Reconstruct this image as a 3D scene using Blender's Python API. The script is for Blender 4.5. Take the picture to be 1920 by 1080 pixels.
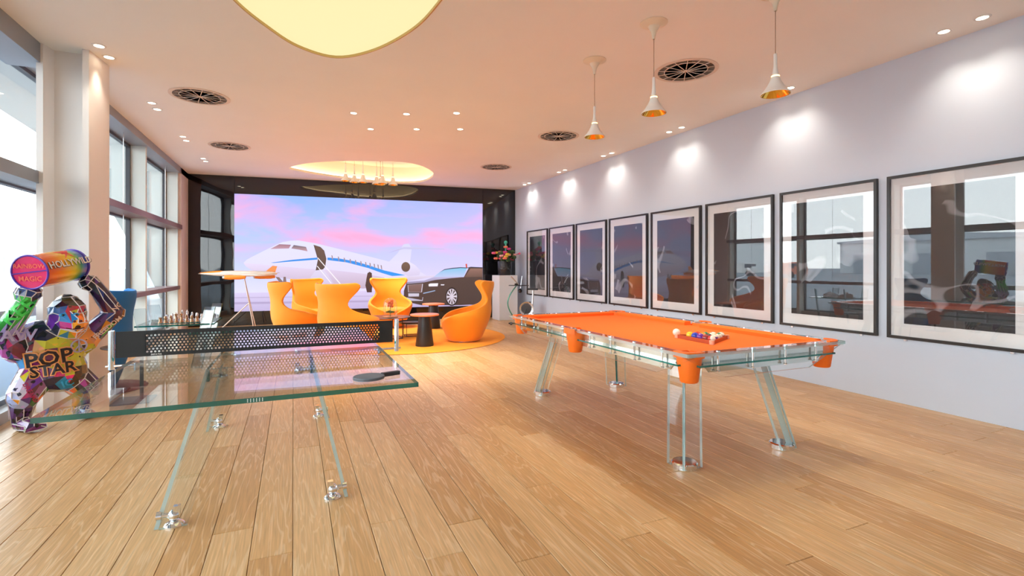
import bpy, bmesh, math, random
from mathutils import Vector, Matrix
from mathutils.bvhtree import BVHTree
random.seed(11)
PI = math.pi
scene = bpy.context.scene
C = scene.collection
for o in list(bpy.data.objects): bpy.data.objects.remove(o, do_unlink=True)

# ------------------------------------------------------------- camera, world, exposure
ZC = 3.42                      # ceiling height
cam_d = bpy.data.cameras.new('camera'); cam = bpy.data.objects.new('camera', cam_d); C.objects.link(cam)
cam.location = (0, 0, 1.35)
cam.rotation_euler = (PI/2, 0, -math.radians(23.454))
cam_d.sensor_fit = 'HORIZONTAL'; cam_d.sensor_width = 36; cam_d.lens = 36*945/1920
cam_d.shift_y = -40/1920; cam_d.clip_start = .05; cam_d.clip_end = 800
scene.camera = cam
vs = scene.view_settings
vs.view_transform = 'Standard'; vs.look = 'None'; vs.gamma = 1; vs.use_curve_mapping = False
vs.exposure = 1.3

w = bpy.data.worlds.new('sky'); scene.world = w; w.use_nodes = True
nt = w.node_tree; bg = nt.nodes['Background']
tc = nt.nodes.new('ShaderNodeTexCoord'); sp = nt.nodes.new('ShaderNodeSeparateXYZ'); rp = nt.nodes.new('ShaderNodeValToRGB')
nt.links.new(tc.outputs['Generated'], sp.inputs[0]); nt.links.new(sp.outputs['Z'], rp.inputs['Fac']); nt.links.new(rp.outputs['Color'], bg.inputs['Color'])
rp.color_ramp.elements[0].position = 0.0; rp.color_ramp.elements[0].color = (.94, .98, 1.0, 1)
rp.color_ramp.elements[1].position = .8; rp.color_ramp.elements[1].color = (.72, .86, 1.0, 1)
bg.inputs['Strength'].default_value = 3.1

# ------------------------------------------------------------- materials
MATS = {}
def mat(name, col=(.8,.8,.8), rough=.5, metal=0, spec=.5, emit=None, estr=1, coat=0, noise=None, bump=0, bscale=200, sheen=0):
    if name in MATS: return MATS[name]
    m = bpy.data.materials.new(name); m.use_nodes = True; n = m.node_tree; b = n.nodes['Principled BSDF']
    b.inputs['Base Color'].default_value = (*col, 1); b.inputs['Roughness'].default_value = rough
    b.inputs['Metallic'].default_value = metal; b.inputs['Specular IOR Level'].default_value = spec
    b.inputs['Coat Weight'].default_value = coat; b.inputs['Coat Roughness'].default_value = .03
    b.inputs['Sheen Weight'].default_value = sheen
    if emit: b.inputs['Emission Color'].default_value = (*emit, 1); b.inputs['Emission Strength'].default_value = estr
    if noise:
        t = n.nodes.new('ShaderNodeTexNoise'); t.inputs['Scale'].default_value = noise[0]; t.inputs['Detail'].default_value = 5
        c = n.nodes.new('ShaderNodeTexCoord'); n.links.new(c.outputs['Object'], t.inputs['Vector'])
        r = n.nodes.new('ShaderNodeValToRGB'); r.color_ramp.elements[0].position = .3; r.color_ramp.elements[1].position = .7
        r.color_ramp.elements[0].color = (*[q*(1-noise[1]) for q in col], 1); r.color_ramp.elements[1].color = (*[min(1, q*(1+noise[1])) for q in col], 1)
        n.links.new(t.outputs['Fac'], r.inputs['Fac']); n.links.new(r.outputs['Color'], b.inputs['Base Color'])
    if bump:
        t = n.nodes.new('ShaderNodeTexNoise'); t.inputs['Scale'].default_value = bscale
        c = n.nodes.new('ShaderNodeTexCoord'); n.links.new(c.outputs['Object'], t.inputs['Vector'])
        bp = n.nodes.new('ShaderNodeBump'); bp.inputs['Strength'].default_value = bump; bp.inputs['Distance'].default_value = .01
        n.links.new(t.outputs['Fac'], bp.inputs['Height']); n.links.new(bp.outputs['Normal'], b.inputs['Normal'])
    MATS[name] = m; return m
def glass(name, tint=(.97, .99, .985), f0=.04, body=None, amount=0):
    """thin clear glass: Schlick reflection over a tinted see-through body"""
    if name in MATS: return MATS[name]
    m = bpy.data.materials.new(name); m.use_nodes = True; n = m.node_tree
    for q in list(n.nodes): n.nodes.remove(q)
    out = n.nodes.new('ShaderNodeOutputMaterial'); mx = n.nodes.new('ShaderNodeMixShader')
    tr = n.nodes.new('ShaderNodeBsdfTransparent'); tr.inputs[0].default_value = (*tint, 1)
    gl = n.nodes.new('ShaderNodeBsdfGlossy'); gl.inputs['Roughness'].default_value = 0.0; gl.inputs['Color'].default_value = (1, 1, 1, 1)
    lw = n.nodes.new('ShaderNodeLayerWeight'); lw.inputs['Blend'].default_value = .5
    pw = n.nodes.new('ShaderNodeMath'); pw.operation = 'POWER'; pw.inputs[1].default_value = 5
    ma = n.nodes.new('ShaderNodeMath'); ma.operation = 'MULTIPLY_ADD'; ma.inputs[1].default_value = 1-f0; ma.inputs[2].default_value = f0
    L = n.links.new
    L(lw.outputs['Facing'], pw.inputs[0]); L(pw.outputs[0], ma.inputs[0]); L(ma.outputs[0], mx.inputs[0])
    src = tr.outputs[0]
    if body:
        df = n.nodes.new('ShaderNodeBsdfDiffuse'); df.inputs[0].default_value = (*body, 1)
        m2 = n.nodes.new('ShaderNodeMixShader'); m2.inputs[0].default_value = amount
        L(tr.outputs[0], m2.inputs[1]); L(df.outputs[0], m2.inputs[2]); src = m2.outputs[0]
    L(src, mx.inputs[1]); L(gl.outputs[0], mx.inputs[2]); L(mx.outputs[0], out.inputs['Surface'])
    MATS[name] = m; return m
GF = glass('clear_glass'); GE = glass('green_glass_edge', (.06, .34, .29), .06, (.012, .15, .125), .6)
GW = glass('window_glass', (.96, .985, .985), .03); GP = glass('picture_glass', (1, 1, 1), .055)
GC = glass('crystal_edge', (.72, .86, .85), .12, (.62, .76, .76), .35)
CHROME = mat('chrome', (.82, .83, .85), .08, 1); STEEL = mat('satin_steel', (.7, .7, .72), .25, 1)
BLACK = mat('black_satin', (.015, .015, .017), .35); WHITE = mat('white_paint', (.84, .83, .85), .6)
ORANGE = mat('orange_fabric', (1.0, .33, .008), .75, sheen=.2, bump=.12, bscale=350)
FELT = mat('orange_felt', (.95, .165, .012), .9, bump=.1, bscale=600)
LEATHER = mat('orange_leather', (.95, .17, .01), .5, bump=.15, bscale=120)

# ------------------------------------------------------------- mesh helpers
class MB:
    def __init__(s): s.v = []; s.f = []; s.m = []
    def add(s, vs_, fs, mi=0, M=None):
        k = len(s.v)
        s.v += [tuple(M @ Vector(q)) if M else tuple(q) for q in vs_]
        s.f += [[i+k for i in q] for q in fs]; s.m += [mi]*len(fs) if not isinstance(mi, list) else mi
        return s
    def box(s, c, d, M=None, mi=0, side=None):
        x, y, z = c; a, b, h = d[0]/2, d[1]/2, d[2]/2
        V = [(x+i*a, y+j*b, z+k*h) for k in (-1, 1) for j in (-1, 1) for i in (-1, 1)]
        F = [(0,2,3,1), (4,5,7,6), (0,1,5,4), (2,6,7,3), (0,4,6,2), (1,3,7,5)]
        mm = mi
        if side is not None:      # the two largest faces keep mi, the narrow ones take side
            ax = d.index(min(d)); big = {2: (0, 1), 1: (2, 3), 0: (4, 5)}[ax]
            mm = [mi if q in big else side for q in range(6)]
        return s.add(V, F, mm, M)
    def bb(s, lo, hi, mi=0, side=None):
        return s.box([(p+q)/2 for p, q in zip(lo, hi)], [q-p for p, q in zip(lo, hi)], None, mi, side)
    def prism(s, poly, h0, h1, fn, mi=0, side=None):
        """2-D polygon between heights h0..h1, placed by fn(a, b, h)"""
        n = len(poly); V = [fn(a, b, h0) for a, b in poly]+[fn(a, b, h1) for a, b in poly]
        F = [list(range(n))[::-1], list(range(n, 2*n))]+[(i, (i+1) % n, n+(i+1) % n, n+i) for i in range(n)]
        return s.add(V, F, [mi, mi]+[mi if side is None else side]*n)
    def tube(s, pts, r, n=8, mi=0, cap=True):
        pts = [Vector(p) for p in pts]; rs = r if isinstance(r, (list, tuple)) else [r]*len(pts)
        V = []; F = []; up = None
        for i, p in enumerate(pts):
            t = (pts[min(i+1, len(pts)-1)]-pts[max(i-1, 0)]).normalized()
            if up is None: up = t.orthogonal().normalized()
            up = (up-t*up.dot(t)); up = up.normalized() if up.length > 1e-6 else t.orthogonal().normalized()
            b = t.cross(up)
            V += [p+(up*math.cos(2*PI*k/n)+b*math.sin(2*PI*k/n))*rs[i] for k in range(n)]
        for i in range(len(pts)-1):
            F += [(i*n+k, i*n+(k+1) % n, (i+1)*n+(k+1) % n, (i+1)*n+k) for k in range(n)]
        if cap: F += [list(range(n))[::-1], list(range((len(pts)-1)*n, len(pts)*n))]
        return s.add(V, F, mi)
    def lathe(s, prof, n=24, c=(0, 0, 0), M=None, mi=0, cap=True):
        V = []; F = []
        for r, z in prof: V += [(c[0]+r*math.cos(2*PI*k/n), c[1]+r*math.sin(2*PI*k/n), c[2]+z) for k in range(n)]
        for i in range(len(prof)-1):
            F += [(i*n+k, i*n+(k+1) % n, (i+1)*n+(k+1) % n, (i+1)*n+k) for k in range(n)]
        if cap:
            if prof[0][0] > 1e-4: F.append(list(range(n))[::-1])
            if prof[-1][0] > 1e-4: F.append(list(range((len(prof)-1)*n, len(prof)*n)))
        return s.add(V, F, mi, M)
    def ball(s, c, r, n=16, mi=0, sc=(1, 1, 1)):
        m = n//2
        pr = [(max(1e-5, math.sin(PI*k/m))*r, -math.cos(PI*k/m)*r) for k in range(m+1)]
        return s.lathe(pr, n, (0, 0, 0), Matrix.Translation(c) @ Matrix.Diagonal((*sc, 1)), mi, False)
    def mesh(s, name, mats, smooth=True, ang=35):
        me = bpy.data.meshes.new(name); me.from_pydata(s.v, [], s.f)
        for q in (mats if isinstance(mats, (list, tuple)) else [mats]): me.materials.append(q)
        for p, i in zip(me.polygons, s.m): p.material_index = i
        bm = bmesh.new(); bm.from_mesh(me); bmesh.ops.recalc_face_normals(bm, faces=bm.faces); bm.to_mesh(me); bm.free()
        if smooth:
            me.shade_smooth(); me.set_sharp_from_angle(angle=math.radians(ang))
        return me
    def build(s, name, mats, parent=None, smooth=True, ang=35):
        return link(name, s.mesh(name, mats, smooth, ang), parent)
def link(name, data, parent=None):
    o = bpy.data.objects.new(name, data); C.objects.link(o); o.parent = parent; return o
def tag(o, label, cat, group=None):
    o['label'] = label; o['category'] = cat
    if group: o['group'] = group
    return o
def thing(name, label, cat, loc=(0, 0, 0), rz=0, group=None):
    o = link(name, None); o.location = loc; o.rotation_euler = (0, 0, rz); o.empty_display_size = .1
    return tag(o, label, cat, group)
def struct(o): o['kind'] = 'structure'; return o
def copy_tree(o, parent=None):
    c = o.copy(); C.objects.link(c); c.parent = parent
    for ch in list(o.children):
        copy_tree(ch, c)
    return c
def text_geo(s, size=1.0, bold=.022):
    cu = bpy.data.curves.new('t', 'FONT'); cu.body = s; cu.size = size; cu.resolution_u = 2; cu.offset = bold*size
    cu.align_x = 'CENTER'; cu.align_y = 'CENTER'
    o = bpy.data.objects.new('t', cu); C.objects.link(o)
    dg = bpy.context.evaluated_depsgraph_get(); me = o.evaluated_get(dg).to_mesh()
    V = [tuple(q.co) for q in me.vertices]; F = [list(p.vertices) for p in me.polygons]
    o.evaluated_get(dg).to_mesh_clear(); bpy.data.objects.remove(o); return V, F
def fill(name, loops, z, mats, parent=None, fn=None):
    """flat sheet with holes: first loop is the outline"""
    bm = bmesh.new()
    for lp in loops:
        vv = [bm.verts.new(fn(*p) if fn else (p[0], p[1], z)) for p in lp]
        for i in range(len(vv)): bm.edges.new((vv[i], vv[(i+1) % len(vv)]))
    bmesh.ops.triangle_fill(bm, edges=bm.edges[:], use_beauty=True)
    me = bpy.data.meshes.new(name); bm.to_mesh(me); bm.free(); me.materials.append(mats)
    return link(name, me, parent)
def smooth_loop(pts, per=6):
    n = len(pts); out = []
    for i in range(n):
        p0, p1, p2, p3 = [Vector(pts[(i+k-1) % n]) for k in range(4)]
        for j in range(per):
            t = j/per
            out.append(tuple(.5*((2*p1)+(p2-p0)*t+(2*p0-5*p1+4*p2-p3)*t*t+(-p0+3*p1-3*p2+p3)*t**3)))
    return out

# ------------------------------------------------------------- room shell
XL, XR, YB = -2.42, 5.51, -3.2
BA = Vector((5.51, 12.5)); BBp = Vector((-2.15, 13.2)); BE = (BBp-BA).normalized(); BN = Vector((-BE.y, BE.x))
if BN.y > 0: BN = -BN
def back(s, z, off=0.0):
    p = BA+BE*s+BN*off; return (p.x, p.y, z)

# oak floor: every plank its own piece
def plank_material():
    m = bpy.data.materials.new('oak_plank'); m.use_nodes = True; n = m.node_tree; L = n.links.new; b = n.nodes['Principled BSDF']
    oi = n.nodes.new('ShaderNodeObjectInfo'); ge = n.nodes.new('ShaderNodeNewGeometry')
    off = n.nodes.new('ShaderNodeVectorMath'); off.operation = 'MULTIPLY_ADD'
    cmb = n.nodes.new('ShaderNodeCombineXYZ')
    m1 = n.nodes.new('ShaderNodeMath'); m1.operation = 'MULTIPLY'; m1.inputs[1].default_value = 37
    L(oi.outputs['Random'], m1.inputs[0]); L(m1.outputs[0], cmb.inputs['X']); L(m1.outputs[0], cmb.inputs['Y']); L(m1.outputs[0], cmb.inputs['Z'])
    off.inputs[1].default_value = (9.0, .75, 1.0); L(ge.outputs['Position'], off.inputs[0]); L(cmb.outputs[0], off.inputs[2])
    n1 = n.nodes.new('ShaderNodeTexNoise'); n1.inputs['Scale'].default_value = 1.1; n1.inputs['Detail'].default_value = 3; n1.inputs['Distortion'].default_value = .6
    L(off.outputs[0], n1.inputs['Vector'])
    wv = n.nodes.new('ShaderNodeMath'); wv.operation = 'MULTIPLY'; wv.inputs[1].default_value = 58; L(n1.outputs['Fac'], wv.inputs[0])
    sn = n.nodes.new('ShaderNodeMath'); sn.operation = 'SINE'; L(wv.outputs[0], sn.inputs[0])
    n2 = n.nodes.new('ShaderNodeTexNoise'); n2.inputs['Scale'].default_value = 6; n2.inputs['Detail'].default_value = 6
    o2 = n.nodes.new('ShaderNodeVectorMath'); o2.operation = 'MULTIPLY'; o2.inputs[1].default_value = (2.2, 1, 1); L(off.outputs[0], o2.inputs[0]); L(o2.outputs[0], n2.inputs['Vector'])
    r1 = n.nodes.new('ShaderNodeValToRGB'); e = r1.color_ramp.elements
    e[0].position = .0; e[0].color = (.57, .315, .125, 1); e[1].position = 1; e[1].color = (.72, .46, .225, 1)
    q = e.new(.5); q.color = (.655, .39, .17, 1)
    L(oi.outputs['Random'], r1.inputs['Fac'])
    grain = n.nodes.new('ShaderNodeMapRange'); grain.inputs['From Min'].default_value = .55; grain.inputs['From Max'].default_value = 1; grain.inputs['To Min'].default_value = 0; grain.inputs['To Max'].default_value = .42
    L(sn.outputs[0], grain.inputs['Value'])
    mx = n.nodes.new('ShaderNodeMix'); mx.data_type = 'RGBA'; mx.inputs['B'].default_value = (.86, .66, .42, 1)
    L(grain.outputs[0], mx.inputs['Factor']); L(r1.outputs['Color'], mx.inputs['A'])
    m2 = n.nodes.new('ShaderNodeMapRange'); m2.inputs['From Min'].default_value = .3; m2.inputs['From Max'].default_value = .7; m2.inputs['To Min'].default_value = .84; m2.inputs['To Max'].default_value = 1.12
    L(n2.outputs['Fac'], m2.inputs['Value'])
    ml = n.nodes.new('ShaderNodeVectorMath'); ml.operation = 'SCALE'; L(mx.outputs['Result'], ml.inputs[0]); L(m2.outputs[0], ml.inputs['Scale'])
    L(ml.outputs[0], b.inputs['Base Color'])
    b.inputs['Roughness'].default_value = .36; b.inputs['Specular IOR Level'].default_value = .45
    bp = n.nodes.new('ShaderNodeBump'); bp.inputs['Strength'].default_value = .08; bp.inputs['Distance'].default_value = .002
    L(n2.outputs['Fac'], bp.inputs['Height']); L(bp.outputs[0], b.inputs['Normal'])
    return m
OAK = plank_material()
floor = struct(MB().bb((XL-.1, YB, -.12), (XR+.1, 13.4, -.012)).build('floor', mat('sub_floor', (.16, .09, .04), .9)))
PW = .186
unit = MB(); e_ = .0035
unit.add([(-.5, -.5, -1), (.5, -.5, -1), (.5, .5, -1), (-.5, .5, -1), (-.5, -.5, -.2), (.5, -.5, -.2), (.5, .5, -.2), (-.5, .5, -.2), (-.49, -.4985, 0), (.49, -.4985, 0), (.49, .4985, 0), (-.49, .4985, 0)],
         [(0,1,5,4), (1,2,6,5), (2,3,7,6), (3,0,4,7), (4,5,9,8), (5,6,10,9), (6,7,11,10), (7,4,8,11), (8,9,10,11)])
plank_me = unit.mesh('plank', OAK, False)
planks = []
rowx = XL
while rowx < XR-.01:
    wd = min(PW, XR-rowx); y = YB-random.uniform(0, 1.8)
    while y < 13.25:
        ln = random.choice((1.5, 1.9, 1.9, 2.2)); y0, y1 = max(y, YB), min(y+ln, 13.25-.09*(rowx-XL)+.02)
        if y1-y0 > .05: planks.append((rowx+wd/2, (y0+y1)/2, wd-.0025, y1-y0-.003))
        y += ln
    rowx += PW
def seen(p):
    x, y = p[0], p[1]; a = math.radians(23.454); d = x*math.sin(a)+(y+p[3]*.45)*math.cos(a); l = x*math.cos(a)-y*math.sin(a)
    return (1e3 if d < .8 or abs(l/d) > 1.25 else 0)+d
planks.sort(key=seen)
for x, y, wd, ln in planks[:299]:
    o = link('plank', plank_me, floor); o.location = (x, y, 0); o.scale = (wd, ln, .012)
rest = MB()
for x, y, wd, ln in planks[299:]: rest.bb((x-wd/2, y-ln/2, -.012), (x+wd/2, y+ln/2, 0))
ro = rest.build('plank_field', OAK, floor, False); ro['kind'] = 'stuff'

# ceiling with the two lit openings
EGG = smooth_loop([(-.418, 4.446), (-.211, 4.83), (.046, 5.156), (.388, 5.271), (.703, 4.96), (.945, 4.414), (1.039, 3.9), (1.06, 3.3), (.95, 2.7), (.6, 2.25), (.15, 2.2), (-.3, 2.55), (-.55, 3.2), (-.56, 3.9)])
COVE = smooth_loop([(-.077, 11.559), (.357, 10.78), (1.245, 10.213), (2.151, 10.047), (2.832, 10.887), (2.939, 12.0), (2.515, 12.55), (1.653, 12.62), (.79, 12.3), (.215, 11.954)])
CEIL = mat('ceiling_plaster', (.92, .89, .84), .85, noise=(1.2, .015))
outline = [(-2.15, YB), (XR, YB), (XR, 12.5), (-2.15, 13.2)]
ceiling = struct(fill('ceiling', [outline, EGG, COVE], ZC, CEIL))
def inflate(lp, k):
    cx = sum(p[0] for p in lp)/len(lp); cy = sum(p[1] for p in lp)/len(lp)
    out = []
    for x, y in lp:
        d = math.hypot(x-cx, y-cy); out.append((x+(x-cx)/d*k, y+(y-cy)/d*k))
    return out
# wall above and the roof slab over everything keep the daylight out
struct(MB().bb((-2.6, YB-.2, ZC+.5), (XR+.3, 13.6, ZC+.62)).build('ceiling_slab', WHITE))
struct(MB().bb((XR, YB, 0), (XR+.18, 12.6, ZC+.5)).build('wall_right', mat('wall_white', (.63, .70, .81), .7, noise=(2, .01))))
struct(MB().bb((XL-.1, YB-.15, 0), (XR+.18, YB, ZC+.5)).build('wall_rear', WHITE))
wb = MB(); wb.prism([(-.2, 0), (8.0, 0), (8.0, ZC+.5), (-.2, ZC+.5)], -.2, -.03, lambda a, b, h: back(a, b, h)); struct(wb.build('wall_back', WHITE))
bp_ = MB()
for s0, s1 in ((0.005, .905), (.912, 6.765), (6.772, 7.69)):
    if s0 == .912:
        bp_.prism([(s0, 3.02), (s1, 3.02), (s1, ZC), (s0, ZC)], -.03, .03, lambda a, b, h: back(a, b, h))
        bp_.prism([(s0, 0), (s1, 0), (s1, .32), (s0, .32)], -.03, .03, lambda a, b, h: back(a, b, h))
    else: bp_.prism([(s0, 0), (s1, 0), (s1, ZC), (s0, ZC)], -.03, .03, lambda a, b, h: back(a, b, h))
BG = mat('black_gloss_panel', (.006, .006, .007), .03, spec=.8)
n_ = BG.node_tree; t_ = n_.nodes.new('ShaderNodeTexNoise'); t_.inputs['Scale'].default_value = 1.3; t_.inputs['Detail'].default_value = 1
c_ = n_.nodes.new('ShaderNodeTexCoord'); n_.links.new(c_.outputs['Object'], t_.inputs['Vector'])
b_ = n_.nodes.new('ShaderNodeBump'); b_.inputs['Strength'].default_value = .25; b_.inputs['Distance'].default_value = .03
n_.links.new(t_.outputs['Fac'], b_.inputs['Height']); n_.links.new(b_.outputs[0], n_.nodes['Principled BSDF'].inputs['Normal'])
bpo = bp_.build('trim_1', BG, None, False); struct(bpo)

# window side: column, fins, frames, panes
COLW = mat('column_white', (.86, .80, .76), .55)
cm = MB(); cm.prism([(-2.18, 6.42), (-2.18, 6.02), (-2.13, 6.02), (-2.10, 6.17), (-1.85, 6.17), (-1.84, 6.02), (-1.79, 6.02), (-1.74, 6.42)], 0, ZC, lambda a, b, h: (a, b, h))
struct(cm.build('wall_column', COLW, None, False))
struct(MB().bb((-2.42, 12.42, 0), (-2.15, 13.25, ZC)).build('wall_left', mat('return_panel', (.80, .66, .60), .6)))
FIN = mat('fin_cream', (.68, .72, .68), .55); DKF = mat('frame_dark', (.05, .05, .06), .4); GRY = mat('frame_grey', (.30, .32, .36), .4, .3)
BRN = mat('transom_brown', (.20, .13, .14), .45)
struct(MB().bb((-2.46, YB, 3.24), (-2.15, 6.2, ZC+.5)).bb((-2.46, 6.2, 3.30), (-2.15, 13.3, ZC+.5)).build('trim_2', GRY, None, False))
fins = [12.34, 9.87, 7.40, 4.93, 2.46, -.01, -2.48]
for i, y in enumerate(fins):
    struct(MB().bb((-2.42, y, 0), (-2.2, y+.08, 3.3)).build('trim_%d' % (i+3), FIN, None, False))
struct(MB().bb((-2.44, 7.48, 2.13), (-2.13, 12.42, 2.22)).bb((-2.44, 7.5, .88), (-2.17, 12.42, .955)).build('trim_10', BRN, None, False))
struct(MB().bb((-2.44, YB, 2.12), (-2.16, 7.40, 2.235)).bb((-2.44, YB, .875), (-2.30, 7.40, .965)).build('trim_11', GRY, None, False))
struct(MB().bb((-2.5, YB, 0), (-2.28, 12.42, .10)).build('trim_12', mat('sill_grey', (.42, .40, .38), .5), None, False))
for i, y in enumerate(fins[:-1]):
    y0, y1 = fins[i+1]+.08, y
    fr = MB(); 
    for yy in (y0, y1-.035): fr.bb((-2.46, yy, .1), (-2.40, yy+.035, 3.3))
    fr.bb((-2.46, y0, 3.26), (-2.40, y1, 3.3)); fr.bb((-2.46, y0, 2.10), (-2.40, y1, 2.14)); fr.bb((-2.46, y0, .1), (-2.40, y1, .15))
    wo = struct(fr.build('window_%d' % (i+1), DKF, None, False))
    for z0, z1 in ((.15, .885), (.955, 2.10), (2.23, 3.26)):
        MB().bb((-2.436, y0+.02, z0), (-2.426, y1-.02, z1)).build('pane', GW, wo, False)
for i, (yy, xx) in enumerate(((5.02, -2.25), (8.95, -2.26), (11.55, -2.26))):
    tag(MB().tube([(xx, yy, .1), (xx, yy, 3.3)], .004, 6).build('blind_cable', STEEL), ['thin steel cable hanging in the large window beside the gorilla', 'thin steel cable hanging before the window pane behind the chess table', 'thin steel cable in the window pane nearest the black wall'][i], 'cable')
# ------------------------------------------------------------- ceiling lights and fittings
WARM = (1.0, .80, .45)
def egg_light(name, lp, label):
    t = thing(name, label, 'ceiling light', (sum(p[0] for p in lp)/len(lp), sum(p[1] for p in lp)/len(lp), ZC))
    c = t.location
    q = [(x-c.x, y-c.y) for x, y in lp]
    m = MB(); m.prism(q, .02, .03, lambda a, b, h: (a, b, h)); m.build('diffuser', mat('stretch_diffuser', (.02, .02, .015), .6, emit=(1.0, .86, .46), estr=.41), t, False)
    m = MB(); n = len(q); o = inflate(q, .012)
    m.add([(*p, -.004) for p in q]+[(*p, -.004) for p in o]+[(*p, .03) for p in q]+[(*p, .03) for p in o],
          [(i, (i+1) % n, n+(i+1) % n, n+i) for i in range(n)]+[(n+i, n+(i+1) % n, 3*n+(i+1) % n, 3*n+i) for i in range(n)]+[(i, 2*n+i, 2*n+(i+1) % n, (i+1) % n) for i in range(n)])
    m.build('rim', mat('brass_rim', (.55, .38, .16), .4, .6), t, False)
egg_light('ceiling_panel_light', EGG, 'large glowing cream egg-shaped ceiling light at the top of the picture')
# recessed oval cove over the lounge
cv = thing('ceiling_cove', 'oval recessed ceiling cove glowing warm above the orange armchairs', 'cove light', (1.5, 11.4, ZC))
loc = [(x-1.5, y-11.4) for x, y in COVE]; big = inflate(loc, .16); n = len(loc)
m = MB(); m.add([(*p, 0) for p in loc]+[(*p, .05) for p in loc]+[(*p, .05) for p in big]+[(*p, .42) for p in big],
      [(k*n+i, k*n+(i+1) % n, (k+1)*n+(i+1) % n, (k+1)*n+i) for k in range(3) for i in range(n)]+[list(range(3*n, 4*n))])
m.build('recess', mat('cove_paint', (.86, .82, .72), .7), cv, True, 40)
a_, b2_ = inflate(loc, .06), inflate(loc, .13)
m = MB(); m.add([(*p, .056) for p in a_]+[(*p, .056) for p in b2_]+[(*p, .075) for p in a_]+[(*p, .075) for p in b2_],
      [(i, (i+1) % n, n+(i+1) % n, n+i) for i in range(n)]+[(2*n+i, 3*n+i, 3*n+(i+1) % n, 2*n+(i+1) % n) for i in range(n)]+[(i, 2*n+i, 2*n+(i+1) % n, (i+1) % n) for i in range(n)]+[(n+i, n+(i+1) % n, 3*n+(i+1) % n, 3*n+i) for i in range(n)])
m.build('led_strip', mat('led_warm', (1, .9, .6), .5, emit=(1.0, .76, .46), estr=2.6), cv, False)

# round air diffusers
def make_vent():
    t = link('air_vent', None)
    MB().lathe([(0.001, -.002), (.285, -.002), (.285, -.004), (.001, -.004)], 40).build('backing', mat('vent_void', (.01, .01, .01), .8), t)
    g = MB()
    for r0, r1 in ((.285, .325), (.212, .222), (.0, .03)):
        g.lathe([(max(r0, .001), -.004), (max(r0, .001), -.008), (r1, -.006), (r1, -.001)], 40)
    for k in range(14):
        a = 2*PI*k/14; g.box((.155, 0, -.007), (.26, .007, .005), Matrix.Rotation(a, 4, 'Z'))
    g.build('grille', mat('vent_peach', (.78, .66, .57), .6), t); return t
v0 = make_vent()
VL = {(-1.04, 7.13): 'round ceiling air vent between the two nearest window-side downlight pairs', (-1.0, 9.86): 'farther round air vent on the window side of the ceiling',
      (3.85, 7.03): 'middle round air vent, left of the nearest-to-screen pool pendant', (3.86, 9.73): 'small far round air vent near the right wall and black wall', (3.8, 4.15): 'largest round air vent, between two trumpet pendants'}
for i, (p, lb) in enumerate(VL.items()):
    o = v0 if i == 0 else copy_tree(v0); o.location = (*p, ZC); tag(o, lb, 'air vent', 'round ceiling vents')

# recessed downlights, each with its own spot
def downlight(x, y, label, power=60, ang=72, group='recessed downlights'):
    t = thing('downlight', label, 'downlight', (x, y, ZC), 0, group)
    if 'dl' not in MATS:
        MATS['dl'] = (MB().lathe([(.04, -.001), (.04, -.006), (.055, -.004), (.058, 0)], 20, cap=False).mesh('trim', mat('downlight_trim', (.85, .8, .75), .4)),
                      MB().lathe([(.001, -.002), (.040, -.002), (.040, -.004), (.001, -.004)], 20).mesh('lens', mat('downlight_lens', (1, .95, .85), .4, emit=(1, .86, .62), estr=6)))
    link('trim_ring', MATS['dl'][0], t); link('lens', MATS['dl'][1], t)
    l = bpy.data.lights.new('spot', 'SPOT'); l.energy = power; l.color = (1, .88, .72); l.spot_size = math.radians(ang); l.spot_blend = 1.0; l.shadow_soft_size = .035
    lo = link('spot', l, t); lo.location = (0, 0, -.02)
rank = ['first', 'second', 'third', 'fourth', 'fifth', 'sixth']
for k, y in enumerate((2.42, 4.2, 6.0, 7.82, 9.57, 11.4)):
    for s, wd in ((-.135, 'nearer'), (.135, 'farther')):
        downlight(5.25+.02*k, y+s, '%s lamp of the %s downlight pair along the picture wall, counted from the right edge' % (wd, rank[k]), 8, 112)
for k, y in enumerate((6.01, 7.79, 9.57, 11.33)):
    for s, wd in ((-.14, 'nearer'), (.14, 'farther')):
        downlight(-1.67+.03*k, y+s, '%s lamp of the %s downlight pair along the window side, counted from the column' % (wd, rank[k]), 32 if k else 10)
for (x, y), lb in {(.744, 7.07): 'left lamp in the nearer row of three mid-ceiling downlights', (1.406, 6.83): 'middle lamp in the nearer row of three mid-ceiling downlights', (2.015, 6.52): 'right lamp in the nearer row of three mid-ceiling downlights',
                   (1.066, 7.79): 'left lamp in the farther row of three mid-ceiling downlights', (1.70, 7.52): 'middle lamp in the farther row of three mid-ceiling downlights', (2.302, 7.26): 'right lamp in the farther row of three mid-ceiling downlights'}.items():
    downlight(x, y, lb)

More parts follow.
